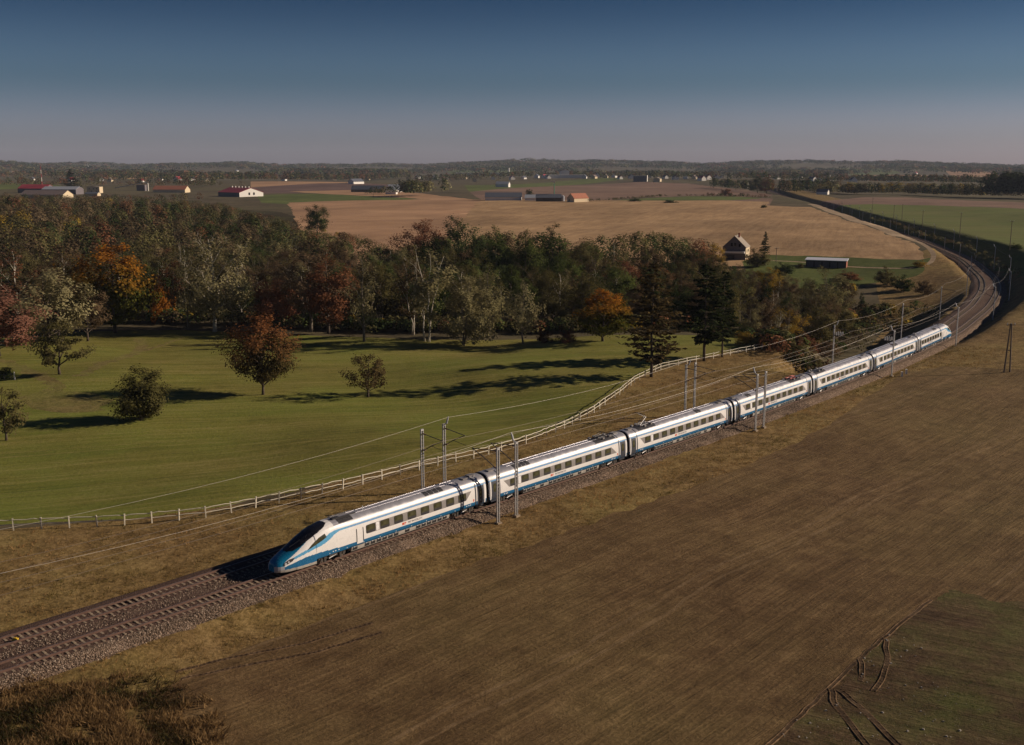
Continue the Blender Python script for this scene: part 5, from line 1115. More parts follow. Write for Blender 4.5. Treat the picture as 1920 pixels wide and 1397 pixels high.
def make_car(end, idx, L):
    """carriage with its own mesh body; x towards the front of the train"""
    h = L/2 - 0.22; body = MB(); scr = MB()
    if not end:
        secs = [(-h, [(y*0.965, z*0.99+.01) for y, z in TP]), (-h+0.25, TP)] + [(-h+0.25+(2*h-0.5)*i/12, TP) for i in range(1, 12)] + [(h-0.25, TP), (h, [(y*0.965, z*0.99+.01) for y, z in TP])]
        loft(body, secs, lambda c, j: row_mat(c[2]))
    else:
        tip = L/2
        secs = [(-h, [(y*0.965, z*0.99+.01) for y, z in TP]), (-h+0.25, TP)] + [(x, TP) for x in np.linspace(-h+1.5, tip-8.2, 10)]
        loft(body, secs, lambda c, j: row_mat(c[2]), True, False)
        qs = []
        for a, b in zip(NOSE_ST[::-1][:-1], NOSE_ST[::-1][1:]):
            k = 1 if a - b < 0.13 else 6
            qs += [a + (b-a)*i/k for i in range(k)]
        qs.append(0.0)
        ns = []
        for q in qs:
            zb_ = 0.78 if q >= 4.2 else 0.34 + 0.10*max(0, 1-q)
            W_, T_ = wq(q), zt(q); rnd = float(np.interp(q, [0, 1, 3, 6], [0.55, 0.35, 0.18, 0.0]))
            sec = []
            for y, z in HPF:
                f = (z-0.78)/(3.81-0.78); yy = y/1.41
                el = math.sqrt(max(0.0, 1-(2*f-1)**2)) if f > 0.5 else 1.0
                if f < 0.25 and q < 2: el = 0.86 + 0.14*f/0.25
                yy = yy*(1-rnd) + min(1.0, el)*rnd*1.0
                if f >= 0.999: yy = 0
                sec.append((yy*W_, zb_ + (T_-zb_)*f))
            ns.append((tip - q, sec))
        ns[0] = (tip-8.2, [(y, z) for y, z in HPF])
        tmp = MB(); loft(tmp, ns, lambda c, j: (99 if is_screen(tip-c[0], c[1], c[2]) else nose_mat(tip-c[0], c[1], c[2], 0)), False, True)
        b0 = [i for i, m in enumerate(tmp.m) if m != 99]; sc_ = [i for i, m in enumerate(tmp.m) if m == 99]
        body.add(tmp.v, [tmp.f[i] for i in b0]); body.m[-len(b0):] = [tmp.m[i] if i != len(tmp.m)-1 else 6 for i in b0]
        scr.add(tmp.v, [tmp.f[i] for i in sc_])
    car = body.build('driving_carriage' if end else 'carriage', TMAT, train, False)
    me = car.data; sm = np.array([len(p.vertices) == 4 for p in me.polygons]); me.polygons.foreach_set('use_smooth', sm)
    if end:
        ws = scr.build('windscreen', M['screen'], car, True)
        wp = MB(); wp.tube([(L/2-2.0, 0.1, zt(2.0)+.05), (L/2-3.1, 0.38, zt(3.1)*0.985+.02)], 0.025, 5); wp.build('wiper', M['tdark'], car)
    nwin = 10; pitch = 1.955; x0 = -(nwin-1)/2*pitch
    if end: nwin = 8; pitch = 1.87; x0 = L/2 - 24.1
    for sgn in (-1, 1):
        wm = shared(('win', sgn), lambda: win_mesh(sgn)); dm = shared(('door', sgn), lambda: door_mesh(sgn))
        xa, xb = x0 - 0.5, x0 + (nwin-1)*pitch + 0.5
        band = MB()
        if end: panel_on_side(band, sgn, [(xa-0.1, 1.68), (xb-0.3, 1.68), (xb-0.3, 2.58), (xa-1.0, 2.58)], 0.007)
        else: panel_on_side(band, sgn, [(xa-1.3, 1.68), (xb+0.25, 1.68), (xb+1.15, 2.58), (xa-0.25, 2.58)], 0.007)
        band.build('window_band', M['tgrey'], car)
        for i in range(nwin):
            o = link('window', wm, car); o.location = (x0 + i*pitch, 0, 0)
        for x in ([-h+0.95] + ([h-0.95] if not end else [])):
            o = link('door', dm, car); o.location = (x, 0, 0)
            for e in (-0.62, 0.62):
                pass
        if end:
            cd_ = MB(); x = L/2 - 9.6
            panel_on_side(cd_, sgn, rrect(x-0.40, x+0.40, 0.95, 2.62, 0.05), 0.004); cd_.build('cab_door', M['twhite'], car)
            for e in (-0.42, 0.42):
                cd_ = MB(); panel_on_side(cd_, sgn, [(x+e-0.03, 1.15), (x+e+0.03, 1.15), (x+e+0.03, 2.5), (x+e-0.03, 2.5)], 0.03); cd_.build('grab_rail', M['tdark'], car)
            tx = L/2
            sw = MB(); pts = [(3.25, 1.97), (3.7, 2.10), (4.9, 2.44), (5.5, 2.66), (5.35, 3.02), (4.6, 2.80), (3.8, 2.36)]
            def ny(q, z):
                f = (z-0.78)/(zt(q)-0.78); return side_y(0.78 + f*(3.81-0.78))/1.41*wq(q)*0.985
            vs = [(tx-q, sgn*(ny(q, z)+0.05), z) for q, z in pts] + [(tx-q, sgn*(ny(q, z)-0.10), z) for q, z in pts]; n_ = len(pts)
            sw.add(vs, [tuple(range(n_))[::sgn], *[((i, n_+i, n_+(i+1) % n_, (i+1) % n_)[::-sgn]) for i in range(n_)]])
            sw.build('cab_side_window', M['glass'], car)
            hl = MB(); pts = [(0.60, 1.06), (0.98, 1.10), (1.55, 1.30), (1.80, 1.56), (1.35, 1.52), (0.8, 1.30)]
            ysl = lambda q, z: wq(q)*(0.985 - 0.10*max(0, (z-1.1))) + 0.02
            vs = [(tx-q, sgn*ysl(q, z), z) for q, z in pts] + [(tx-q, sgn*(ysl(q, z)-0.15), z) for q, z in pts]; n_ = len(pts)
            hl.add(vs, [tuple(range(n_))[::sgn], *[((i, n_+i, n_+(i+1) % n_, (i+1) % n_)[::-sgn]) for i in range(n_)]])
            hlo = hl.build('headlight', M['tdark'], car)
            for q, z, r in ((0.86, 1.19, 0.115), (1.16, 1.31, 0.09)):
                lp = MB(); lp.disc((tx-q, sgn*(ysl(q, z)+0.005), z), (0.5, sgn, 0.2), r, 0.05, 12); lp.build('headlamp_lens', M['lamp'], car)
        # small marks on the blue band and the operator lettering
        mk = MB()
        for x in ([-h+2.6, -h+2.8, -h+3.1, -h+3.3, h-3.0, h-2.8, h-2.5] if not end else [-h+2.6, -h+2.85, -h+3.2, L/2-6.2, L/2-6.5, L/2-6.9]):
            panel_on_side(mk, sgn, rrect(x-0.07, x+0.07, 0.98, 1.08, 0.02), 0.012)
        for x in np.arange(-h+5.0, h-5.5, 2.15):
            panel_on_side(mk, sgn, rrect(x-0.05, x+0.05, 0.90, 0.97, 0.015), 0.012)
        q_ = mk.build('band_marking', M['tmark'], car); q_['kind'] = 'stuff'
        sp = MB(); panel_on_side(sp, sgn, rrect(x0+pitch*(nwin-2)+0.83 - .09, x0+pitch*(nwin-2)+0.83+.33, 1.72, 2.54, .03), 0.010); sp.build('pictogram_panel', M['tmark'], car)
        rd = MB(); panel_on_side(rd, sgn, rrect(-h+2.0, -h+2.16, 1.30, 1.58, 0.03), 0.012); rd.build('red_call_point', M['tred'], car)
        lx = (x0 + (nwin-1)/2*pitch)
        tm = shared('logo_text', lambda: text_mesh('PKP INTERCITY', 0.30)); tl = link('lettering', tm.copy(), car); tl.data.materials.clear(); tl.data.materials.append(M['ttext'])
        tl.location = (lx - (0.5*-sgn), sgn*(side_y(1.6)+0.012), 1.36); tl.rotation_euler = (PI/2, 0, 0 if sgn < 0 else PI)
        lg = MB(); xl = lx + sgn*1.55
        xl = lx + (0.5*sgn) + sgn*1.55
        for a_, b_, z0_, z1_ in ((-0.28, 0.02, 1.34, 1.58), (0.06, 0.28, 1.47, 1.58), (0.06, 0.2, 1.34, 1.42)):
            panel_on_side(lg, sgn, rrect(xl+min(a_*-sgn, b_*-sgn), xl+max(a_*-sgn, b_*-sgn), z0_, z1_, 0.02), 0.012)
        lg.build('operator_logo', M['tred'], car)
    # running gear
    bx = [-(L/2-3.75), (L/2-3.75)] if not end else [-(L/2-3.75), L/2-6.25]
    bm = shared('bogie', bogie_mesh)
    for x in bx: o = link('bogie', bm, car); o.location = (x, 0, 0)
    sL = bx[1]-bx[0]-4.6; sk_ = link('underfloor_skirt', skirt_mesh(sL), car); sk_.location = ((bx[0]+bx[1])/2, 0, 0)
    for sgn in (-1, 1):
        vm = shared(('vent', sgn), lambda: vent_mesh(sgn))
        for k in range(int(sL/0.78)):
            if (k*7 + idx*3) % 9 in (2, 6): continue
            o = link('skirt_vent', vm, car); o.location = ((bx[0]+bx[1])/2 - sL/2 + 0.7 + k*0.78, 0, 0)
    # roof
    gm = shared('grille', grille_mesh)
    spots = {0: [-7.2, -6.5, -5.8, -5.1, 5.3, 5.9, 6.5], 1: [8.0, 7.3, 6.6, 5.9], 2: [-4.5, -3.8], 3: [8.2, 7.5], 4: [-8.0], 5: [-1.0, -0.2, 0.6], 6: [-1.5, -0.7, 0.1]}[idx]
    for x in spots:
        for sgn in (-1, 1):
            o = link('roof_grille', gm, car); o.location = (x, 0, 0); o.rotation_euler = (0, 0, 0 if sgn < 0 else PI); o.location.x = x
    def roof_part(nm, mt, *boxes):
        for c_, d_ in boxes:
            q_ = MB(); q_.box(c_, d_); q_.build(nm, mt, car)
    roof_part('roof_rail', M['tsilver'], *[((0 if not end else -2.5, sg*0.33, roof_z(.33)+0.02), (2*h-8 if not end else 2*h-13, 0.05, 0.05)) for sg in (-1, 1)])
    roof_part('roof_unit', M['tgrey'], ((-h+1.2, 0.0, 3.87), (0.9, 0.7, 0.10)), ((-h+2.6, 0.4, 3.85), (0.7, 0.5, 0.10)))
    if not end: roof_part('roof_unit', M['tgrey'], ((h-1.3, 0.2, 3.86), (0.9, 0.6, 0.12)))
    else:
        q_ = MB(); q_.tube([(L/2-11, 0.2, 3.80), (L/2-11, 0.2, 4.2)], 0.05, 6); q_.build('roof_aerial', M['tmark'], car)
        roof_part('roof_unit', M['tdark'], ((L/2-7.4, 0.25, 3.86), (0.8, 0.4, 0.12)), ((L/2-8.6, 0.4, 3.85), (2.6, 0.06, 0.10)), ((L/2-8.6, -0.4, 3.85), (2.6, 0.06, 0.10)))
    # bands round the body near the doors
    for x in ([-h+1.75] + ([h-1.75] if not end else [])):
        rg = MB(); hp = [(y+0.006, z) if z < 3.4 else (y, z+0.006) for y, z in TP]; loft(rg, [(x-0.10, hp), (x+0.10, hp)], lambda c, j: 0)
        rg.m = [0]*len(rg.m); rg.build('body_ring', M['tdoor'], car)
    for dx in ([-h+0.28] + ([h-0.28] if not end else [])):
        for sgn in (-1, 1):
            eg = MB(); panel_on_side(eg, sgn, [(dx-0.09, 0.82), (dx+0.09, .82), (dx+0.09, 2.95), (dx-0.09, 2.95)], 0.02); eg.build('door_edge_strip', M['twhite'], car)
    # pantograph wells
    well = {1: -8.8, 2: 8.4, 3: -7.6, 4: 9.2}.get(idx)
    if well is not None:
        wl = MB(); roofpanel(wl, well-2.0, well+2.0, -1.0, 1.0, 0.03, 0, 8)
        for x, y in ((-1.5, .5), (-1.5, -.5), (1.4, -.55), (0.2, .7), (0.3, -.7)): wl.box((well+x, y, 3.84), (0.35, 0.3, 0.2), 0, 1)
        wo_ = wl.build('pantograph_well', [M['tdark'], M['tgrey']], car)
        if idx in (1, 2, 3):
            pm = panto_mesh(idx == 2); po = pm.build('pantograph', [M['torange'] if idx == 3 else (M['steel'] if idx == 2 else M['tdark']), M['insul'], M['arm']], car); po.location = (well, 0, 0.02)
            if idx == 1: po.rotation_euler = (0, 0, PI)
    # gangway to the next carriage
    if not (end and idx == 6):
        gw = MB(); hp = [(y*0.86, 0.62 + (z-.78)*0.985) for y, z in TP]; loft(gw, [(-L/2-0.23, hp), (-h+0.01, hp)], lambda c, j: 0); gw.m = [0]*len(gw.m)
        gw.build('gangway', M['tdark'], car)
    return car

LENS = [28.2] + [26.2]*5 + [27.0]
# the nose tip sits where the photograph shows it
nose = Vector(P(503, 1066, 0.6)); S0, _ = track_coord([nose.x], [nose.y]); s = float(S0[0])
CARS = []
for i, L in enumerate(LENS):
    end = i in (0, 6)
    a, _ = trk(s + (6.25 if i == 0 else 3.75)); b, _ = trk(s + L - (3.75 if i < 6 else 6.25))
    c = make_car(end, i, L)
    if i == 6: a, b = b, a                        # the rear driving carriage faces backwards
    d = a - b; an = math.atan2(d.y, d.x); u = d.normalized()
    mid = (a + b)/2
    pos = a + u*6.25 - u*(L/2) if end else mid
    c.location = (pos.x, pos.y, 0.0); c.rotation_euler = (0, 0, an); CARS.append(c); s += L
S_TAIL = s
# ---------------------------------------------------------------- catenary masts and wires
HB = 8.6
def pole_mesh():
    mb = MB()
    for s in (-1, 1): mb.box((0, s*0.17, HB/2-0.3), (0.16, 0.075, HB+0.6)); 
    z = 0.2
    while z < HB: mb.box((0, 0, z), (0.10, 0.27, 0.17), 0, 1); z += 0.42
    mb.box((0, 0, HB-0.1), (0.2, 0.42, 0.2), 0, 0)
    return mb.mesh('pole', [M['steel'], M['arm']])
POLE = pole_mesh()
FM = MB(); FM.box((0, 0, -0.1), (0.75, 0.75, 0.6), taper=0.85); FOOT = FM.mesh('foundation', M['concrete'])
def bracket_mesh():
    mb = MB(); mb.tube([(-0.1, 0, HB-0.1), (-0.5, 0, HB+0.15), (-0.75, 0, HB+0.95)], 0.07, 6); mb.tube([(-0.45, 0, HB+0.1), (-0.65, 0, HB+0.7)], 0.11, 8)
    return mb.mesh('feeder_bracket', M['pinsul'])
BRK = bracket_mesh()
def mast(s, o, label, arms=1, bracket=True, group='catenary masts along the railway', switch=False, tall=1.0):
    """o: offset right of the right-hand track; the arms point to the nearer track"""
    p, t = trk(s, o); z = max(tz(p.x, p.y), -1.6) if abs(o+GAP/2) < 6 else tz(p.x, p.y)
    side = 1 if o > -GAP/2 else -1; tgt = 0.0 if side > 0 else -GAP
    an = math.atan2(t.y, t.x) - PI/2 + (0 if side > 0 else PI)     # local -X points at the track
    root = empty('catenary_mast', (p.x, p.y, z), an); tagp(root, label, 'catenary mast', group)
    po = link('pole', POLE, root); link('foundation', FOOT, root)
    d = abs(o - tgt); dz = -z                                       # heights above the rail
    if arms:
        pt = (-d, 0, 6.9+dz)
        c_ = MB(); c_.tube([(-0.1, 0, 7.25+dz), pt], 0.045, 6); c_.build('top_tube', M['arm'], root)
        c_ = MB(); c_.tube([(-0.1, 0, 5.15+dz), (-d*0.55, 0, 6.2+dz), pt], 0.05, 6); c_.build('cantilever_tube', M['arm'], root)
        c_ = MB(); c_.tube([(-d*0.45, 0, 6.0+dz), (-d-0.2, 0, 5.75+dz)], 0.03, 5); c_.build('registration_arm', M['arm'], root)
        for zz, x1 in ((7.23, -0.32), (5.25, -0.32)):
            c_ = MB(); c_.tube([(-0.12, 0, zz+dz), (x1-0.3, 0, zz+dz + (0.12 if zz < 6 else -0.05))], 0.085, 8); c_.build('insulator', M['insul'], root)
    if bracket: link('feeder_bracket', BRK, root)
    if switch:
        c_ = MB(); c_.box((-0.9, 0, 6.6), (1.7, 0.18, 0.14)); c_.tube([(-0.6, -0.6, 6.75), (-0.6, 0.6, 6.75)], 0.05, 6); c_.tube([(-1.5, -0.6, 6.75), (-1.5, 0.6, 6.75)], 0.05, 6); c_.build('switch_frame', M['arm'], root)
        for x in (-0.6, -1.05, -1.5):
            for y in (-0.5, 0.5):
                c_ = MB(); c_.tube([(x, y, 6.75), (x, y, 7.35)], [0.14, 0.10], 8); c_.build('switch_insulator', M['pinsul'], root)
    return root
def so(px, py):
    a_, b_ = track_coord(*[[c] for c in P(px, py, -0.9)]); return float(a_[0]), float(b_[0])
OR = 3.9; OL = -GAP - 3.5
RIGHT = [(932, 980, False, False, 'nearest right hand catenary mast, left one of the front pair'), (963, 967, True, False, 'right one of the front pair of catenary masts on the field side'), (1408, 808, True, False, 'left one of the second pair of masts on the field side'), (1428, 803, False, False, 'right one of the second pair of masts on the field side'), (1667, 708, True, True, 'field side mast carrying a switch with insulators, by the sixth carriage'), (1792, 652, True, False, 'field side mast just behind the tail of the train'), (1856, 603, True, False, 'field side mast at the start of the railway curve')]
LEFT = [(799, 941, False, False, 'left one of the near pair of masts behind the leading carriage'), (836, 927, True, False, 'right one of the near pair of masts behind the leading carriage'), (1289, 788, True, False, 'left one of the mast pair between larch and train'), (1309, 783, False, False, 'right one of the mast pair between larch and train'), (1563, 693, True, True, 'meadow side mast carrying a switch with insulators'), (1696, 642, False, False, 'meadow side mast before the dark embankment slope'), (1771, 602, False, False, 'meadow side mast beside the inside of the curve')]
SR, SL_ = [], []
for px, py, br, sw, lb in RIGHT: s0, _ = so(px, py); mast(s0, OR, lb, 1, br, switch=sw); SR.append(s0)
for px, py, br, sw, lb in LEFT: s0, _ = so(px, py); mast(s0, OL, lb, 1, br, switch=sw); SL_.append(s0)
s0 = max(SR) + 46; k = 0
ORD = ['first', 'second', 'third', 'fourth', 'fifth', 'sixth', 'seventh', 'eighth', 'ninth', 'tenth', 'eleventh', 'twelfth', 'thirteenth', 'fourteenth']
while k < 13:
    mast(s0, OR, '%s field side catenary mast beyond the start of the railway curve' % ORD[k], 1, True); SR.append(s0)
    mast(s0+6, OL, '%s lane side catenary mast beyond the inside of the curve' % ORD[k], 1, False); SL_.append(s0+6); s0 += 52; k += 1
SR = sorted(SR); SL_ = sorted(SL_)
def sag_line(stations, o, z, sag, ext=True):
    st = sorted(stations); st = ([st[0]-58] + st) if ext else st; pts = []
    for a_, b_ in zip(st[:-1], st[1:]):
        n_ = 10
        for i in range(n_):
            f = i/n_; s1 = a_ + (b_-a_)*f; q, _ = trk(max(s1, 0.5), o)
            if s1 < 0.5: q = q + (trk(0.5, o)[0] - trk(1.5, o)[0])*(0.5-s1)
            pts.append((q.x, q.y, z - 4*sag*f*(1-f)))
    q, _ = trk(st[-1], o); pts.append((q.x, q.y, z)); return pts
def wire(name, label, pts, r, m, group=None):
    mb = MB(); mb.tube(pts, r, 5); o = mb.build(name, M[m]); tagp(o, label, 'wire', group)
ZF = HB - 0.9 + 0.95
fr = [s for s, r in zip(SR, range(99))]
wire('feeder_wire', 'bright feeder wire strung along the field side mast brackets', sag_line([SR[1]] + [s for s in SR[2:] if s not in (SR[3],)], OR-0.75, ZF, 0.9), 0.012, 'wire')
wire('feeder_wire', 'bright feeder wire strung along the meadow side mast brackets', sag_line([SL_[1], SL_[2]] + SL_[4:], OL+0.75, ZF, 0.9), 0.012, 'wire')
for o_, nm in ((0.0, 'right hand'), (-GAP, 'left hand')):
    st = [s for i, s in enumerate(SR if o_ == 0 else SL_) if i % 2 == 0 or i > 4]
    wire('catenary_wire', 'upper catenary wire over the %s track' % nm, sag_line(st, o_, 6.9, 0.7), 0.013, 'cwire')
    wire('contact_wire', 'contact wire over the %s track' % nm, sag_line(st, o_, 5.62, 0.06), 0.012, 'cwire')
# ---------------------------------------------------------------- white fence round the meadow
fpx = [(-130, 1003), (-60, 999), (0, 996), (130, 990), (250, 984), (400, 969), (520, 944), (640, 918), (760, 888), (900, 858), (1000, 828), (1060, 803), (1110, 777), (1160, 742), (1190, 717), (1240, 692), (1330, 674), (1442, 652)]
fw = [on(px, py, -1) for px, py in fpx]; fl_ = densify(smooth(densify(np.array([(p.x, p.y) for p in fw]), 0.5), 5), 0.05)
fence = empty('rail_fence', (fl_[0][0], fl_[0][1], tz(*fl_[0]))); tagp(fence, 'white painted two rail fence running along the meadow edge', 'fence')
o0 = fence.location; PM = MB(); PM.box((0, 0, 0.5), (0.13, 0.13, 1.5)); PM.box((0, 0, 1.27), (0.17, 0.17, 0.05)); FPOST = PM.mesh('post', M['fence'])
stp = int(2.85/0.05); fp = [fl_[i] for i in range(0, len(fl_), stp)]; fz = terrain(np.array([q[0] for q in fp]), np.array([q[1] for q in fp]))
for i, q in enumerate(fp):
    o = link('post', FPOST, fence); o.location = (q[0]-o0.x, q[1]-o0.y, fz[i]-o0.z); o.rotation_euler = (rng.normal()*0.03, rng.normal()*0.03, rng.uniform(0, 1))
    if i:
        a_ = fp[i-1]
        for hgt in (1.12, 0.58):
            mb = MB(); pts = []
            for k in range(5):
                f = k/4; pts.append((a_[0]+(q[0]-a_[0])*f-o0.x, a_[1]+(q[1]-a_[1])*f-o0.y, fz[i-1]+(fz[i]-fz[i-1])*f-o0.z + hgt + rng.normal()*0.035 + (0.03 if 0 < k < 4 else 0)))
            mb.tube(pts, 0.052, 6); mb.build('rail', M['fence'], fence)
# ---------------------------------------------------------------- poles and small things
def wood_pole(bx, by, top, label, aframe=False, z0=5, arms=True, double=False):
    p = on(bx, by, z0); h = (by-top)/F_PX*math.hypot(p.x, p.y)*1.02; root = empty('utility_pole', p, R(10)); tagp(root, label, 'utility pole', 'wooden utility poles')
    for s in ((-1, 1) if aframe else (0,)):
        mb = MB(); mb.tube([(s*0.62, 0, -0.4), (s*0.12, 0, h)], [0.16, 0.11], 8); mb.build('pole', M['wood'], root)
    if aframe: mb = MB(); mb.box((0, 0, h*0.45), (0.8, 0.12, 0.14)); mb.build('cross_brace', M['wood'], root)
    if arms:
        mb = MB(); mb.box((0, 0, h-0.25), (1.7, 0.11, 0.12)); mb.build('cross_arm', M['wood'], root)
        for x in (-0.75, 0, 0.75): mb = MB(); mb.tube([(x, 0, h-0.2), (x, 0, h+0.12)], 0.055, 6); mb.build('insulator', M['pinsul'], root)
wood_pole(1888, 698, 615, 'A shaped double wooden pole on the bank at the right edge', True, 0)
wood_pole(1893, 470, 421, 'tall wooden pole on the cutting edge at the right side', z0=8)
wood_pole(1799, 447, 404, 'wooden pole with cross arm left of the tallest one on the cutting edge', z0=7)
wood_pole(1729, 426, 398, 'pale pole in the middle of the green field edge', z0=6)
wood_pole(1691, 412, 386, 'thin dark pole on the cutting top near the pale pole', z0=6)
wood_pole(1675, 417, 388, 'thin pole left of the dark one on the cutting top', z0=6)
wood_pole(1635, 403, 374, 'farthest thin pole at the left end of the green field', z0=6)
wood_pole(1455, 492, 466, 'short dark pole beside the small spruce at the lawn', z0=1)
wood_pole(700, 370, 347, 'thin pole on the tan strip near the white gabled farmhouse', z0=5, arms=False); wood_pole(664, 362, 344, 'thin pole on the purple field edge', z0=5, arms=False)
for px, py, lb in ((1691, 706, 'left short white concrete marker by the field side switch mast'), (1699, 701, 'right short white concrete marker by the field side switch mast')):
    p = on(px, py, -1); mb = MB(); mb.box((0, 0, 0.35), (0.34, 0.34, 0.9), taper=0.9); mb.box((0, 0, 0.83), (0.4, 0.4, 0.08)); o = mb.build('marker_post', M['wwall']); o.location = p; tagp(o, lb, 'marker post')
def signal(s, o_, label):
    p, t = trk(s, o_); z = tz(p.x, p.y); root = empty('railway_signal', (p.x, p.y, z), math.atan2(t.y, t.x)); tagp(root, label, 'railway signal', 'signals along the far track')
    mb = MB(); mb.tube([(0, 0, -.3), (0, 0, 4.6)], 0.11, 8); mb.build('post', M['wwall'], root); mb = MB(); mb.box((-0.1, 0, 5.0), (0.22, 0.55, 1.5)); mb.build('signal_head', M['tdark'], root)
    for zz in (4.6, 5.0, 5.4): mb = MB(); mb.disc((-0.22, 0, zz), (1, 0, 0), 0.13, 0.06, 10); mb.build('lamp_hood', M['tdark'], root)
s1, _ = so(1722, 446); signal(s1, OR-0.6, 'white signal post right of the track beyond the curve'); s1, _ = so(1662, 428); signal(s1, OL+0.5, 'white signal post left of the track beyond the curve'); s1, _ = so(1690, 438); signal(s1, OR-0.6, 'dark headed signal in the shaded cutting'); s1, _ = so(1800, 474); signal(s1, OR-0.4, 'signal at the foot of the cutting wall')
# spare rail lying beside the left track
a_ = P(310, 1103, -0.3); b2_ = P(356, 1088, -0.3); mb = MB(); mb.tube([(*a_, -0.22), (*b2_, -0.22)], 0.06, 6); o = mb.build('spare_rail', M['steel']); tagp(o, 'shiny spare rail lying on the ballast left of the empty track', 'rail')
p = P(29, 1201, -0.15); mb = MB(); mb.box((0, 0, 0), (0.5, 0.3, 0.22), taper=0.8); mb.box((0, 0, 0.12), (0.2, 0.2, 0.08)); o = mb.build('cable_cover', M['yellow']); o.location = (*p, -0.06); tagp(o, 'small yellow cover between the rails at lower left', 'cover')
# wheel ruts pressed into the soil
M['rut'] = ground_mat('pressed_soil', (0.040, 0.025, 0.014), (0.075, 0.046, 0.025), (0.13, 0.085, 0.048), fine=2.0, clump=0.5, bump=0.8)
M['ridge'] = ground_mat('rut_ridge_soil', (0.075, 0.046, 0.023), (0.13, 0.080, 0.042), (0.21, 0.135, 0.075), fine=2.0, clump=0.5, bump=0.8)
def rut(pts, w, label, lug=True):
    L = densify(smooth(densify(np.array([P(px, py, -1.4) for px, py in pts]), 0.15), 8), 0.22); T = np.gradient(L, axis=0); T /= np.linalg.norm(T, axis=1)[:, None]; Nn = np.c_[-T[:, 1], T[:, 0]]
    z = terrain(L[:, 0], L[:, 1]); offs = (-0.5, -0.36, -0.24, 0.24, 0.36, 0.5); hs = (0.0, 0.05, 0.006, 0.006, 0.05, 0.0); mb = MB(); n = len(L); V = []
    for i in range(n):
        j = 0.10*w*math.sin(i*0.37 + 2*math.sin(i*0.11)); amp = 0.75 + 0.5*math.sin(i*0.17 + 2*math.sin(i*0.057))
        for o_, h_ in zip(offs, hs): q = L[i] + Nn[i]*(o_*w+j); V.append((q[0], q[1], z[i] + 0.006 + h_*rng.uniform(0.75, 1.25)*amp + (0.03 if lug and abs(o_) < 0.3 and i % 2 else 0)))
    for k_, mi in ((0, 1), (1, 1), (2, 0), (3, 1), (4, 1)): mb.add(V, [(i*6+k_, i*6+k_+1, (i+1)*6+k_+1, (i+1)*6+k_) for i in range(n-1)], mi)
    o = mb.build('wheel_rut', [M['rut'], M['ridge']]); tagp(o, label, None, None, 'structure')
rut([(1558, 1288), (1566, 1320), (1592, 1350), (1630, 1400)], 0.6, 'curved tyre rut in the lower right soil, left one'); rut([(1572, 1290), (1600, 1312), (1640, 1350), (1690, 1402)], 0.6, 'curved tyre rut in the lower right soil, right one')
rut([(1612, 1236), (1618, 1255), (1612, 1278)], 0.5, 'short bent tyre rut near the soil edge'); rut([(1660, 1200), (1664, 1240), (1655, 1275), (1635, 1295)], 0.5, 'long bent tyre rut in the weedy soil')
rut([(1745, 1128), (1700, 1164), (1620, 1227), (1540, 1299), (1430, 1404)], 0.45, 'dark furrow along the edge of the weedy soil', False)
rut([(330, 1262), (400, 1240), (470, 1222), (560, 1205), (700, 1165)], 0.5, 'tractor tyre mark near the field edge, upper one'); rut([(340, 1275), (420, 1255), (490, 1238), (580, 1222), (720, 1182)], 0.5, 'tractor tyre mark near the field edge, lower one')
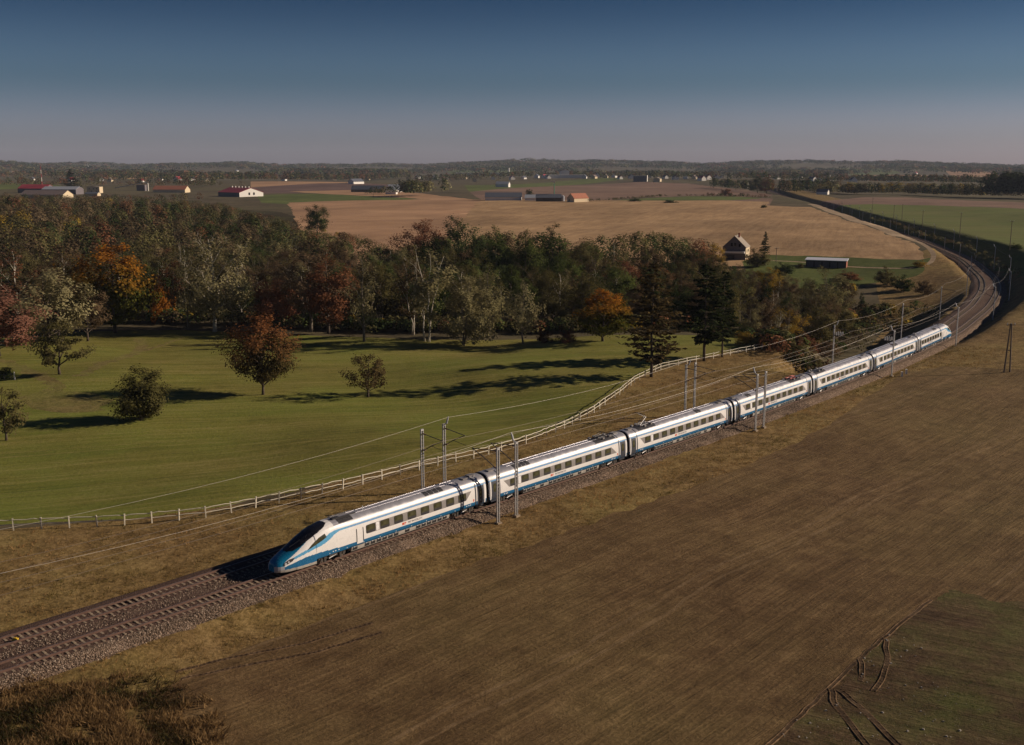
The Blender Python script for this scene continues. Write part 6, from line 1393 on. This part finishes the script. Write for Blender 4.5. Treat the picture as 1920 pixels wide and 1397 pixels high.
# stones in the weedy corner
def field_stones():
    xy = np.array(REG[1][2]); poly = xy; c = np.c_[rng.uniform(12, 34, 900), rng.uniform(60, 90, 900)]; c = c[inpoly(c[:, 0], c[:, 1], poly)]; mb = MB()
    for q in c[:260]:
        z = tz(*q); r = 0.025 + 0.085*rng.random()**4; mb.box((q[0], q[1], z+r*0.3), (r*2, r*1.4, r), rng.uniform(0, 3), taper=0.6)
    o = mb.build('field_stones', paint('pale_stone', (0.34, 0.30, 0.25), 0.9)); tagp(o, 'small pale stones scattered on the weedy soil', None, None, 'stuff')
field_stones()
wp = np.array(REG[1][2]); n = 15000; c = np.c_[rng.uniform(wp[:, 0].min(), wp[:, 0].max(), n), rng.uniform(wp[:, 1].min(), wp[:, 1].max(), n)]; c = c[inpoly(c[:, 0], c[:, 1], wp)]
k1 = sl_noise(c[:, 0], c[:, 1], 0.45) + 0.6*sl_noise(c[:, 0]+9, c[:, 1]*2.0, 1.3); A_ = c[k1 > 0.35]
tufts('corner_weeds', 'green weeds growing in the lower right soil', A_, rng.uniform(0.05, 0.16, len(A_)), rng.uniform(0.2, 0.5, len(A_)), ((0.05, 0.09, 0.016), (0.11, 0.15, 0.03)), 5, 0.8)
# small hedged plot at the left edge of the meadow
p = on(8, 712, -0.5); root = empty('garden_plot', p); tagp(root, 'tiny fenced plot with white corner post at the left edge', 'enclosure')
mb = MB(); mb.box((1.9, 0, 0.7), (0.16, 0.16, 1.5)); mb.build('corner_post', M['wwall'], root)
for k in range(4): mb = MB(); mb.box((-2.6+k*1.3, 0.02*k, 0.55), (0.09, 0.09, 1.2)); mb.build('stake', M['wood'], root)
for zz in (0.4, 0.9): mb = MB(); mb.tube([(-3, 0, zz), (1.9, 0, zz)], 0.03, 5); mb.build('wire_strand', M['arm'], root)
hero('bush', 'small dark cypress like bush in the fenced plot at the left edge', 'bush0', 'dkgreen', 8, 708, 690, 34, cat='bush', z0=-0.5)
# ---------------------------------------------------------------- haze over the whole scene
def haze():
    zs = [v for o in bpy.data.objects if o.type == 'MESH' for v in ((o.matrix_world @ Vector(c)).z for c in o.bound_box)]
    mb = MB(); mb.box((0, 5200, 100), (20600, 13400, 250)); o = mb.build('haze', None); tagp(o, 'thin pale blue air over the whole landscape', None, None, 'stuff')
    m = bpy.data.materials.new('haze_air'); m.use_nodes = True; t = m.node_tree; t.nodes.remove(t.nodes['Principled BSDF']); v = N(t, 'ShaderNodeVolumePrincipled')
    v.inputs['Color'].default_value = (0.70, 0.80, 1.0, 1); v.inputs['Density'].default_value = HAZE; v.inputs['Anisotropy'].default_value = 0.0
    t.links.new(v.outputs[0], t.nodes['Material Output'].inputs['Volume']); o.data.materials.clear(); o.data.materials.append(m)
HAZE = 0.00004
haze()
